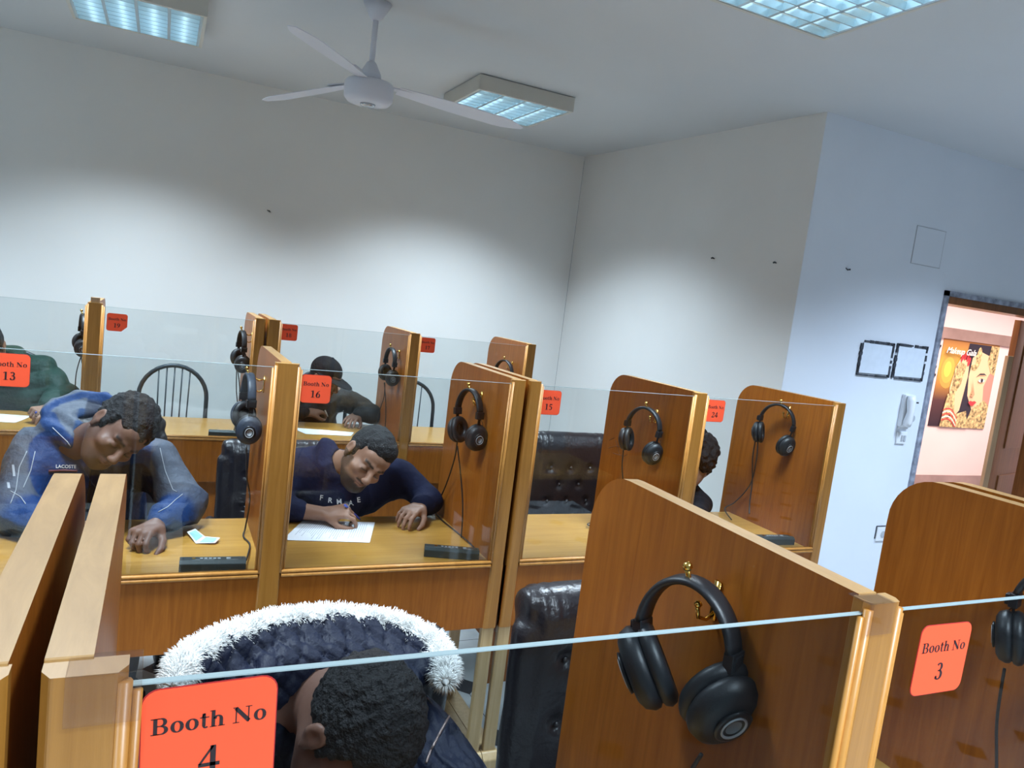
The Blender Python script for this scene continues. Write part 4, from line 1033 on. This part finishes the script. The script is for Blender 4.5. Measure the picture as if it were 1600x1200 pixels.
def chest_text(txt, bv, px, py, hpx, mat, parent, name, rot=.13, track=1.0):
    cu = bpy.data.curves.new('t', 'FONT'); cu.body = txt; cu.size = 1; cu.offset = .02; cu.space_character = track
    o = bpy.data.objects.new('t', cu); col.objects.link(o); me = bpy.data.meshes.new_from_object(o); bpy.data.objects.remove(o)
    mm = M(); v = []; ok = True
    for p in me.vertices:
        x, y = p.co.x*hpx*1.4, -p.co.y*hpx*1.4; h = onto(bv, px+x*math.cos(rot)-y*math.sin(rot), py+x*math.sin(rot)+y*math.cos(rot), .0015)
        if h is None: return None
        v.append(h)
    mm.add(v, [tuple(pl.vertices) for pl in me.polygons], mat)
    return mm.build(name, parent)
def legs(parent, px_, py_, colr, y_k, shoe=(.03, .03, .035), z_seat=.50, dx=.11, x_k=None):
    x_k = px_ if x_k is None else x_k
    sd = SD(.014); sd.ell((px_, py_, z_seat+.06), (.17, .13, .12), .05, colr)
    for s in (-1, 1):
        k = (x_k+s*dx*1.1, y_k, z_seat+.03); a = (x_k+s*dx*1.1, y_k+.03, .09)
        sd.cap((px_+s*.09, py_-.02, z_seat+.05), k, .085, .062, .05, colr).cap(k, a, .058, .042, .03, colr)
    sd.mesh('trousers', clothm, disp=bumps(11, .003, 25), parent=parent)
    for s in (-1, 1):
        x = x_k+s*dx*1.1; SD(.008).cap((x, y_k+.04, .05), (x, y_k-.13, .038), .042, .036, .02, shoe).box((x, y_k-.05, .012), (.042, .13, .012), .008, .01, (.2, .2, .2)).mesh('shoe', nylonm, parent=parent)
def pen(tip, end, mat, lb, cap_m=None):
    tip = Vector(tip); end = Vector(end); d = end-tip
    r = thing('pen', lb, 'pen', tuple(tip), group='pens in the writers hands')
    M().tube([tip+d*.08, tip+d*.95], .0040, mat, 10).build('barrel', r, smooth=True)
    M().tube([tip, tip+d*.08], [.0008, .0036], steel, 8).build('nib', r, smooth=True)
    M().tube([tip+d*.70, end], .0048, cap_m or mat, 10).build('cap', r, smooth=True)
V3 = lambda *a: np.array(a, float)
def recolour(o, sd, bv, pxs, r_, cc, soft=.006):
    pts = []
    for i in range(len(pxs)-1):
        for k in range(8):
            t = k/8; h = onto(bv, pxs[i][0]+(pxs[i+1][0]-pxs[i][0])*t, pxs[i][1]+(pxs[i+1][1]-pxs[i][1])*t)
            if h is not None: pts.append(np.array(h))
    if not pts: return
    d = np.min([np.linalg.norm(sd.V-p, axis=1) for p in pts], 0); m_ = np.clip((r_-d)/soft, 0, 1)[:, None]
    at = o.data.color_attributes['col']; C_ = np.empty(len(sd.V)*4, np.float32); at.data.foreach_get('color', C_); C_ = C_.reshape(-1, 4)
    C_[:, :3] = C_[:, :3]*(1-m_)+np.array(cc)*m_; at.data.foreach_set('color', C_.ravel())

# ---- man in the navy sweater, booth 16
c = V3(.732, 2.72, 1.030); Rm = face_frame(.022, .38, -.61); SK = (.30, .160, .105); nape = (.655, 2.885, .955)
sh_r, sh_l = V3(.475, 2.94, .935), V3(.955, 2.93, .90); el_r, el_l = V3(.435, 2.80, .815), V3(1.035, 2.815, .835)
wr_r = V3(*atz(508, 803, .812)); wr_l = V3(*atz(656, 792, .830))
b = SD(.0042); W = add_head(b, c, Rm, SK, nape)
b.cap(nape, (.64, 3.02, .80), .058, .10, .04, SK).cap((.64, 3.02, .80), (.64, 3.10, .60), .10, .11, .04, SK)
for s_, e_, w_ in ((sh_r, el_r, wr_r), (sh_l, el_l, wr_l)):
    b.cap(nape, s_, .045, .045, .03, SK).cap(s_, e_, .040, .036, .02, SK).cap(e_, w_, .037, .0255, .02, SK)
kn_r = V3(*atz(546, 798, .835)); kn_l = V3(*atz(610, 815, .822))
tips, th, _ = add_hand(b, wr_r, kn_r-wr_r, (-.1, -.45, .9), -1, SK, pinch=True, sc=.95, thumb=(.5, .3))
add_hand(b, wr_l, kn_l-wr_l, (-.15, -.25, .95), 1, SK, curl=(.42, .62, .35), spread=.08, sc=1.0)
man16 = b.mesh('person', skinm, paint=face_paint(c, Rm, .92), loc=(.64, 3.10, 0))
tag(man16, 'person in a navy lettered sweater, head bowed, writing in booth 16', 'person', 'people seated in the booths')
hs_, hcut = hair_sd(c, Rm, (.012, .011, .012), grow=(.080, .101, .098), line=(.066, .62), off=(0, -.016, .036))
hs_.ell(np.array(c)+V3(0, .03, .085) @ Rm, (.062, .055, .040), .02, (.012, .011, .012), Rm=Rm)
hs_.mesh('hair', hairm, cut=hcut, disp=bumps(5, .0010, 160), parent=man16)
NV = (.014, .017, .046)
s = SD(.006)
s.cap((.65, 2.95, .86), (.64, 3.10, .60), .150, .165, .06, NV).cap(sh_r+V3(.05, 0, -.01), sh_l-V3(.05, 0, 0), .082, .082, .06, NV)
s.cap(sh_r, el_r, .066, .058, .04, NV).cap(el_r, el_r*.55+wr_r*.45, .054, .046, .03, NV)
s.cap(sh_l, el_l, .066, .058, .04, NV).cap(el_l, el_l*.22+wr_l*.78, .055, .041, .03, NV)
s.cap(el_l*.27+wr_l*.73, el_l*.20+wr_l*.80, .044, .042, .004, (.010, .012, .034))
s.ell((.665, 2.86, .945), (.105, .085, .05), .03, NV)
nb = V3(.672, 2.855, .965)
s.cap(nb+V3(-.055, .0, -.005), nb+V3(.05, -.02, -.03), .035, .035, .03, NV); s.cap(V3(*aty(511, 700, 2.90)), V3(*aty(520, 728, 2.83)), .042, .040, .03, NV); s.cap((.69, 2.90, .86), (.80, 2.93, .84), .12, .09, .06, NV)
s.ell(np.array(nape)+V3(.012, -.02, -.005), (.088, .075, .050), .02, NV); s.cap(nape*np.array(.55)+(c+V3(0, -.035, -.05) @ Rm)*.45 if False else V3(*nape)*.6+(c+V3(0, -.035, -.05) @ Rm)*.4, c+V3(0, -.035, -.03) @ Rm, .058, .062, .006, NV, sub=True)
sw = s.mesh('sweater', clothm, disp=folds(21, .0045, 20, (1, 1, .6)), parent=man16)
bv = bvh_of(s)
for ch, x, y in (('F', 499, 781), ('R', 512, 785), ('M', 526, 788), ('A', 545, 790), ('E', 558, 785)):
    chest_text(ch, bv, x, y, 8, white_pl, sw, 'chest_letter', rot=.13 if ch in 'FR' else -.10)
legs(man16, .64, 3.10, (.02, .022, .03), 2.66)
tp = tips[0]; nibp = Vector(atz(564, 813, ZD+.004)); pen(nibp, nibp+(Vector(atz(527, 778, .895))-nibp).normalized()*.14, pen_blue, 'blue pen in the hand of the navy-sweater writer')

# ---- man in the blue and grey jacket, booth 13
c = V3(-.097, 2.65, 1.12); Rm = face_frame(.178, .526, -.785); SK = (.165, .082, .056); nape = (-.185, 2.80, 1.045)
sh_r, sh_l = V3(-.345, 2.86, 1.00), V3(.020, 2.86, .965); el_r, el_l = V3(-.375, 2.72, .835), V3(.120, 2.74, .850)
wr_r = V3(*atz(95, 838, .81)); wr_l = V3(*atz(243, 822, .820))
b = SD(.0042); W = add_head(b, c, Rm, SK, nape)
b.cap(nape, (-.16, 2.98, .85), .058, .10, .04, SK).cap((-.16, 2.98, .85), (-.16, 3.08, .62), .10, .11, .04, SK)
for s_, e_, w_ in ((sh_r, el_r, wr_r), (sh_l, el_l, wr_l)):
    b.cap(nape, s_, .045, .045, .03, SK).cap(s_, e_, .040, .036, .02, SK).cap(e_, w_, .037, .0265, .02, SK)
kn = V3(*atz(210, 838, .825)); add_hand(b, wr_l, kn-wr_l, (-.1, -.15, .95), 1, SK, curl=(.85, 1.15, .5), spread=.03, sc=1.05, thumb=(.7, .3))
kn = V3(*atz(132, 830, .82)); tips, th, _ = add_hand(b, wr_r, kn-wr_r, (-.1, -.35, .9), -1, SK, pinch=True, sc=.95)
man13 = b.mesh('person', skinm, paint=face_paint(c, Rm, .45), loc=(-.16, 3.08, 0))
tag(man13, 'person in a blue and grey hooded jacket, head bowed low, in booth 13', 'person', 'people seated in the booths')
hs_, hcut = hair_sd(c, Rm, (.011, .010, .012), grow=(.083, .105, .099), line=(.060, .62), off=(0, -.016, .038), curls=(4, 260, .010))
hs_.mesh('hair', hairm, cut=hcut, disp=bumps(6, .0018, 120), parent=man13)
GY, BL = (.095, .110, .145), (.010, .042, .150); DK = (.012, .016, .035)
s = SD(.006)
s.cap((-.165, 2.93, .90), (-.16, 3.06, .62), .155, .175, .06, BL).cap(sh_r+V3(.05, 0, -.02), sh_l-V3(.05, 0, .01), .090, .090, .05, BL)
s.cap(sh_r, el_r, .080, .072, .04, GY).cap(el_r, el_r*.45+wr_r*.55, .068, .056, .03, BL)
s.cap(el_r*.4+wr_r*.6, el_r*.3+wr_r*.7, .050, .044, .006, BL)
s.cap(sh_l, el_l, .080, .072, .04, GY).cap(el_l, el_l*.42+wr_l*.58, .067, .056, .02, BL)
s.cap(el_l*.36+wr_l*.64, el_l*.22+wr_l*.78, .050, .045, .006, BL)
nb = V3(-.175, 2.79, 1.045)
# collar and hood lying on the back
s.cap(nb+V3(-.05, .02, .0), nb+V3(.03, -.07, -.10), .030, .028, .02, BL); s.cap(nb+V3(.065, .03, -.01), nb+V3(.06, -.07, -.12), .028, .028, .02, BL)
s.cap(nb+V3(-.055, .04, .025), nb+V3(.06, .05, .02), .034, .034, .02, GY)
hd = [V3(*aty(px, py, y)) for px, py, y in ((70, 645, 2.86), (85, 628, 2.93), (120, 617, 2.98), (165, 618, 2.98), (185, 628, 2.90))]
for i in range(4): s.cap(hd[i], hd[i+1], .018, .018, .012, BL)
s.ell(V3(*aty(125, 640, 2.94)), (.100, .085, .030), .03, DK)
s.cap(V3(*aty(75, 665, 2.84)), V3(*aty(110, 690, 2.76)), .030, .028, .02, BL); s.cap(V3(*aty(95, 650, 2.86)), V3(*aty(125, 668, 2.80)), .026, .026, .02, GY)
s.ell(c+V3(-.0, -.0, -.0), (.088, .100, .080), .012, BL, sub=True, Rm=Rm); s.cap(nb+V3(.01, -.02, .02), c+V3(0, -.03, -.08) @ Rm, .060, .060, .012, BL, sub=True)
def jk_paint(V, C_):
    C_ = C_.copy()
    # blue chest below the grey shoulder yoke
    x, y, z = V.T
    def seg(a, b_):
        a = np.array(a); ab = np.array(b_)-a; t = np.clip((V-a) @ ab/(ab @ ab), 0, 1); return np.linalg.norm(V-a-t[:, None]*ab, axis=1)
    arm = np.minimum(seg(sh_r, el_r), seg(sh_l, el_l))
    chest = (x > -.285) & (x < .0) & (y < 2.90) & (z < 1.035-.0*x) & (z > .75) & (arm > .062) & (np.minimum(seg(el_r, wr_r), seg(el_l, wr_l)) > .075)
    C_[chest] = BL
    yoke = (x < -.21) & (z > 1.035) & (y > 2.74); C_[yoke] = GY
    fore = (seg(el_r, wr_r) < .075) & (seg(sh_r, el_r) > .085); C_[fore] = BL
    return C_
jk = s.mesh('jacket', nylonm, disp=folds(31, .0055, 17, (1, 1, .7)), paint=jk_paint, parent=man13)
bv = bvh_of(s)
recolour(jk, s, bv, ((78, 700), (78, 730), (75, 770)), .062, BL); recolour(jk, s, bv, ((100, 725), (105, 770)), .050, BL)
recolour(jk, s, bv, ((150, 735), (160, 790)), .045, (.008, .016, .050)); recolour(jk, s, bv, ((175, 750), (215, 745), (235, 780)), .050, (.007, .013, .040))
recolour(jk, s, bv, ((74, 652), (92, 682), (118, 706)), .030, BL); recolour(jk, s, bv, ((70, 640), (90, 628), (130, 616), (170, 617)), .016, BL); recolour(jk, s, bv, ((128, 640), (120, 670), (128, 705)), .014, (.010, .040, .12))
pip = simple('piping', (.42, .45, .50), .6)
for pts in (((42, 705), (30, 730), (25, 765), (15, 790)), ((55, 705), (48, 735), (35, 765)), ((250, 700), (258, 735), (270, 765), (280, 770)), ((247, 800), (262, 792), (275, 780), (288, 770)), ((228, 806), (245, 812), (256, 825)), ((82, 668), (105, 690), (112, 700)), ((16, 767), (32, 776), (42, 790))):
    seam('piping', bv, pts, .0014, pip, jk)
seam('zip', bv, ((142, 725), (140, 760), (134, 800)), .003, simple('zip_dark', (.02, .025, .04), .4, .5), jk)
seam('chest_stripe', bv, ((76, 736), (100, 735), (124, 736)), .0035, simple('stripe_wine', (.12, .02, .03), .5), jk)
chest_text('LACOSTE', bv, 87, 731, 5.2, white_pl, jk, 'chest_lettering', rot=.02, track=1.05)
for px, py, sx, sy in ((20, 735, 9, 18), (12, 758, 10, 9)):
    v = [onto(bv, px+a*sx*.5+b_*2, py+b_*sy*.5) for a, b_ in ((-.4, 1), (.5, 1), (.9, -1), (.1, -1))]
    if all(q is not None for q in v): M().add(v, [(0, 1, 2, 3)], pip).build('sleeve_print', jk)
legs(man13, -.16, 3.08, (.02, .022, .035), 2.66)

# ---- man in the dark cap, booth 18
c = V3(.945, 4.66, 1.055); Rm = face_frame(.75, .38, -.10); SK = (.27, .150, .105); nape = (.93, 4.80, 1.00)
sh_r, sh_l = V3(.76, 4.86, .92), V3(1.14, 4.86, .90); el_r, el_l = V3(.72, 4.72, .83), V3(1.26, 4.66, .845)
wr_r = V3(*atz(482, 645, .825)); wr_l = V3(*atz(556, 650, .83))
b = SD(.005); W = add_head(b, c, Rm, SK, nape)
b.cap(nape, (.94, 4.92, .80), .058, .10, .04, SK).cap((.94, 4.92, .80), (.94, 4.98, .60), .10, .11, .04, SK)
for s_, e_, w_ in ((sh_r, el_r, wr_r), (sh_l, el_l, wr_l)):
    b.cap(nape, s_, .045, .045, .03, SK).cap(s_, e_, .040, .036, .02, SK).cap(e_, w_, .037, .0265, .02, SK)
kn = V3(*atz(505, 640, .84)); add_hand(b, wr_r, kn-wr_r, (-.1, -.45, .9), -1, SK, pinch=True, sc=1.0)
kn = V3(*atz(541, 660, .815)); add_hand(b, wr_l, kn-wr_l, (-.1, -.3, .9), 1, SK, curl=(.25, .4, .3), spread=.14, sc=1.0)
man18 = b.mesh('person', skinm, paint=face_paint(c, Rm, .3), loc=(.94, 4.98, 0))
tag(man18, 'person in a dark cap and dark jacket writing in booth 18', 'person', 'people seated in the booths')
hs_, hcut = hair_sd(c, Rm, (.012, .011, .012), res=.006, grow=(.078, .100, .092)); hs_.mesh('hair', hairm, cut=hcut, parent=man18)
CB = (.012, .012, .014)
s = SD(.005); W = lambda *l: np.array(c)+np.array(l) @ Rm
s.ell(W(0, -.014, .048), (.086, .106, .088), .01, CB, Rm=Rm); s.ell(W(0, -.014, .136), .008, .004, CB)
s.ell(W(0, .055, .030), (.108, .140, .008), .008, CB, Rm=Rm)
def capcut(X): q = (X-np.array(c)) @ Rm.T; return np.maximum(.022-q[..., 2], -.02)
s.mesh('cap', clothm, cut=capcut, parent=man18)
CG = (.024, .027, .030)
s = SD(.008)
s.cap((.94, 4.88, .86), (.94, 4.98, .62), .150, .170, .06, CG).cap(sh_r+V3(.05, 0, 0), sh_l-V3(.05, 0, 0), .085, .085, .05, CG)
s.cap(sh_r, el_r, .072, .064, .04, CG).cap(el_r, el_r*.2+wr_r*.8, .060, .044, .03, CG).cap(sh_l, el_l, .072, .066, .04, CG).cap(el_l, el_l*.2+wr_l*.8, .062, .044, .03, CG)
s.cap((.88, 4.80, .985), (1.0, 4.80, .975), .038, .038, .03, CG).ell((.94, 4.76, 1.02), (.055, .06, .04), .01, CG, sub=True)
jk = s.mesh('jacket', nylonm, disp=folds(41, .006, 16), parent=man18); bv = bvh_of(s)
seam('chest_mark', bv, ((527, 645), (534, 643), (540, 640)), .004, grey_pl, jk)
legs(man18, .94, 4.98, (.03, .03, .04), 4.52)
nibp = Vector(atz(514, 655, ZD+.004)); pen(nibp, nibp+(Vector(atz(503, 630, .91))-nibp).normalized()*.14, white_pl, 'white pen in the hand of the writer in the dark cap')

# ---- person in the dark green jacket, booth at the far left
c = V3(-.80, 4.62, 1.11); Rm = face_frame(.1, .55, .1); SK = (.30, .160, .105); nape = (-.79, 4.77, 1.06)
sh_r, sh_l = V3(-.98, 4.83, .97), V3(-.585, 4.83, .955); el_r, el_l = V3(-1.00, 4.70, .84), V3(-.455, 4.70, .85)
wr_r = V3(-.93, 4.52, .82); wr_l = V3(*atz(74, 640, .83))
b = SD(.0055); add_head(b, c, Rm, SK, nape)
b.cap(nape, (-.79, 4.92, .80), .058, .10, .04, SK).cap((-.79, 4.92, .80), (-.78, 4.98, .60), .10, .11, .04, SK)
for s_, e_, w_ in ((sh_r, el_r, wr_r), (sh_l, el_l, wr_l)):
    b.cap(nape, s_, .045, .045, .03, SK).cap(s_, e_, .040, .036, .02, SK).cap(e_, w_, .037, .0265, .02, SK)
add_hand(b, wr_r, (.6, -.5, -.1), (-.1, -.3, .9), -1, SK, curl=(.3, .4, .3), sc=1.0)
kn = V3(*atz(55, 643, .835)); add_hand(b, wr_l, kn-wr_l, (.1, -.45, .9), 1, SK, pinch=True, sc=1.0)
man20 = b.mesh('person', skinm, paint=face_paint(c, Rm, 0), loc=(-.78, 4.98, 0))
tag(man20, 'person in a dark green padded jacket writing at the left edge of the photo', 'person', 'people seated in the booths')
hs_, hcut = hair_sd(c, Rm, (.012, .011, .012), res=.006); hs_.mesh('hair', hairm, cut=hcut, disp=bumps(8, .002, 100), parent=man20)
GR = (.008, .040, .030)
s = SD(.008)
s.cap((-.79, 4.88, .88), (-.78, 4.98, .62), .165, .185, .06, GR).cap(sh_r+V3(.05, 0, 0), sh_l-V3(.05, 0, 0), .100, .100, .05, GR)
s.cap(sh_r, el_r, .090, .080, .04, GR).cap(el_r, el_r*.2+wr_r*.8, .072, .052, .03, GR).cap(sh_l, el_l, .090, .082, .04, GR).cap(el_l, el_l*.22+wr_l*.78, .076, .052, .03, GR)
s.cap((-.62, 4.80, .86), (-.56, 4.76, .80), .12, .10, .05, GR); s.cap((-.86, 4.79, 1.05), (-.70, 4.79, 1.055), .045, .045, .03, GR).cap((-.87, 4.70, 1.02), (-.86, 4.79, 1.05), .035, .04, .03, GR).cap((-.70, 4.79, 1.055), (-.655, 4.66, 1.03), .045, .030, .03, GR)
s.mesh('jacket', nylonm, disp=lambda V: .013*np.abs(np.sin(V[:, 2]*38+1.5*np.sin(V[:, 0]*6)))+bumps(51, .004, 20)(V), parent=man20)
legs(man20, -.78, 4.98, (.02, .02, .03), 4.52)
nibp = Vector(atz(52, 655, ZD+.004)); pen(nibp, nibp+(Vector(atz(63, 628, .92))-nibp).normalized()*.14, white_pl, 'blue-capped pen in the hand of the green jacket writer', pen_blue)

# ---- curly-haired person, booth 24
c = V3(2.450, 2.93, 1.000); Rm = face_frame(-1.5, .45, .1); SK = (.30, .150, .105); nape = (2.41, 3.05, .93)
sh_r, sh_l = V3(2.13, 3.07, .86), V3(2.505, 3.04, .835); el_r, el_l = V3(2.06, 2.86, .84), V3(2.49, 2.88, .79)
wr_r = V3(2.14, 2.68, .805); wr_l = V3(2.30, 2.66, .805)
b = SD(.0055); add_head(b, c, Rm, SK, nape)
b.cap(nape, (2.33, 3.10, .75), .058, .10, .04, SK).cap((2.33, 3.10, .75), (2.32, 3.14, .58), .10, .11, .04, SK)
for s_, e_, w_ in ((sh_r, el_r, wr_r), (sh_l, el_l, wr_l)):
    b.cap(nape, s_, .045, .045, .03, SK).cap(s_, e_, .040, .036, .02, SK).cap(e_, w_, .037, .0265, .02, SK)
add_hand(b, wr_r, (.3, -.7, -.05), (-.1, -.3, .9), -1, SK, curl=(.3, .4, .3)); add_hand(b, wr_l, (-.3, -.7, -.05), (-.1, -.3, .9), 1, SK, curl=(.3, .4, .3))
man24 = b.mesh('person', skinm, paint=face_paint(c, Rm, 0), loc=(2.32, 3.14, 0))
tag(man24, 'person with curly dark hair and a black top, mostly hidden behind the booth 24 panel', 'person', 'people seated in the booths')
hs_, hcut = hair_sd(c, Rm, (.013, .012, .013), res=.005, grow=(.100, .120, .118), line=(.02, 1.1), curls=(9, 260, .018), front=.075); hs_.mesh('hair', hairm, cut=hcut, disp=bumps(9, .003, 90), parent=man24)
s = SD(.008); BK = (.009, .009, .013)
s.cap((2.34, 3.08, .78), (2.32, 3.14, .60), .150, .165, .06, BK).cap(sh_r+V3(.05, 0, 0), sh_l-V3(.05, 0, 0), .078, .075, .05, BK)
s.cap(sh_r, el_r, .066, .058, .04, BK).cap(el_r, el_r*.2+wr_r*.8, .054, .040, .03, BK).cap(sh_l, el_l, .066, .058, .04, BK).cap(el_l, el_l*.2+wr_l*.8, .054, .040, .03, BK)
s.mesh('top', clothm, disp=bumps(61, .004, 22), parent=man24)
legs(man24, 2.32, 3.14, (.02, .022, .03), 2.68)

# ---- person with the fur-trimmed hood, nearest booth
c = V3(.322, 1.10, .975); Rm = face_frame(.10, 1.00, -.45); SK = (.17, .085, .060); nape = (.310, 1.235, .955)
sh_r, sh_l = V3(.105, 1.26, .86), V3(.470, 1.22, .87); el_r, el_l = V3(.08, 1.10, .835), V3(.500, 1.06, .85)
wr_r = V3(.20, .95, .81); wr_l = V3(.42, .90, .81)
b = SD(.0042); add_head(b, c, Rm, SK, nape)
b.cap(nape, (.33, 1.33, .75), .058, .10, .04, SK).cap((.33, 1.33, .75), (.33, 1.36, .60), .10, .11, .04, SK)
for s_, e_, w_ in ((sh_r, el_r, wr_r), (sh_l, el_l, wr_l)):
    b.cap(nape, s_, .045, .045, .03, SK).cap(s_, e_, .040, .036, .02, SK).cap(e_, w_, .037, .0265, .02, SK)
add_hand(b, wr_r, (.5, -.5, -.05), (-.1, -.3, .9), -1, SK, pinch=True, sc=.95); add_hand(b, wr_l, (-.6, -.4, -.05), (-.1, -.3, .9), 1, SK, curl=(.3, .4, .3), sc=.95)
man4 = b.mesh('person', skinm, paint=face_paint(c, Rm, .4), loc=(.33, 1.36, 0))
tag(man4, 'person in a navy coat with white fur-trimmed hood, head bowed behind the nearest glass', 'person', 'people seated in the booths')
hs_, hcut = hair_sd(c, Rm, (.010, .009, .010), res=.0035, grow=(.082, .104, .100), line=(.060, .66), curls=(14, 900, .0065)); hs_.mesh('hair', hairm, cut=hcut, disp=bumps(12, .0015, 180), parent=man4)
CN = (.004, .007, .022)
def quilt(V): return -.0075*np.exp(-((np.abs(((V[:, 0]+V[:, 2]*.9+.02*np.sin(V[:, 1]*30))*24) % 1-.5))/.09)**2)-.0075*np.exp(-((np.abs(((V[:, 0]-V[:, 2]*.9+.3*V[:, 1])*24) % 1-.5))/.09)**2)+bumps(71, .003, 30)(V)
s = SD(.006)
s.cap((.33, 1.31, .84), (.33, 1.37, .60), .155, .175, .06, CN).cap(sh_r+V3(.05, 0, -.01), sh_l-V3(.05, 0, 0), .088, .088, .05, CN)
s.cap(sh_r, el_r, .078, .070, .04, CN).cap(el_r, el_r*.3+wr_r*.7, .066, .050, .03, CN).cap(sh_l, el_l, .078, .070, .04, CN).cap(el_l, el_l*.3+wr_l*.7, .066, .050, .03, CN)
ct = s.mesh('coat', nylonm, disp=quilt, parent=man4); bvc = bvh_of(s)
seam('zip', bvc, ((708, 1108), (690, 1140), (672, 1175), (665, 1195)), .0022, simple('zip_teeth', (.30, .22, .20), .4, .6), ct)
rim_px = ((268, 1075, 1.16), (290, 1032, 1.22), (345, 1002, 1.28), (430, 975, 1.33), (520, 966, 1.34), (610, 976, 1.33), (672, 1002, 1.28), (694, 1035, 1.22), (697, 1070, 1.16))
rim = [V3(*aty(*p)) for p in rim_px]
h_ = SD(.0055)
for i in range(1, len(rim)-2):
    h_.cap(rim[i]*.93+c*.07+V3(0, 0, -.008), rim[i+1]*.93+c*.07+V3(0, 0, -.008), .026, .026, .015, CN)
for i in range(1, len(rim)-2):
    for f_, dz, rr_ in ((.76, -.012, .020), (.60, -.004, .024)):
        h_.cap(rim[i]*f_+c*(1-f_)+V3(0, .03, dz), rim[i+1]*f_+c*(1-f_)+V3(0, .03, dz), rr_, rr_, .008, CN)
h_.ell(V3(.315, 1.30, .96), (.20, .09, .10), .04, CN)
h_.ell(c, (.090, .125, .105), .012, CN, sub=True, Rm=Rm)
h_.mesh('hood', nylonm, disp=quilt, parent=man4)
fr_ = M(); rs = np.random.RandomState(2); core = []
path = []
for i in range(len(rim)-1):
    for k in range(10): path.append(rim[i]+(rim[i+1]-rim[i])*k/10)
path = [Vector(p) for p in path+[rim[-1]]]
fr_.tube(path, [(.022+.004*math.sin(i*.9))*min(1, .03+min(i, len(path)-1-i)/6) for i in range(len(path))], furm, 12)
v = []; fc = []
for k in range(15000):
    i = rs.randint(1, len(path)-1); t = (path[i]-path[i-1]).normalized(); a = t.orthogonal().normalized(); b_ = t.cross(a); th = rs.rand()*2*PI
    n_ = (a*math.cos(th)+b_*math.sin(th)); p = path[i-1].lerp(path[i], rs.rand())+n_*.020*min(1, .1+min(i, len(path)-i)/6)
    L_ = .008+.012*rs.rand(); dr = (n_+t*rs.uniform(-.6, .6)+Vector((0, -.1, .1+rs.uniform(-.3, .3)))).normalized(); s1 = dr.orthogonal().normalized()*.0009; s2 = dr.cross(s1.normalized())*.0009
    o = len(v); mid = p+dr*L_*.6; tip = p+dr*L_+Vector((0, 0, -.003))
    v += [p+s1, p-s1*.5+s2, p-s1*.5-s2, mid+s1*.8, mid-s1*.4+s2*.8, mid-s1*.4-s2*.8, tip]
    fc += [(o, o+1, o+4, o+3), (o+1, o+2, o+5, o+4), (o+2, o, o+3, o+5), (o+3, o+4, o+6), (o+4, o+5, o+6), (o+5, o+3, o+6)]
fr_.add(v, fc, furm)
ft = fr_.build('fur_trim', man4, smooth=True); tag(ft, kind='stuff')
legs(man4, .33, 1.36, (.02, .022, .03), .94)
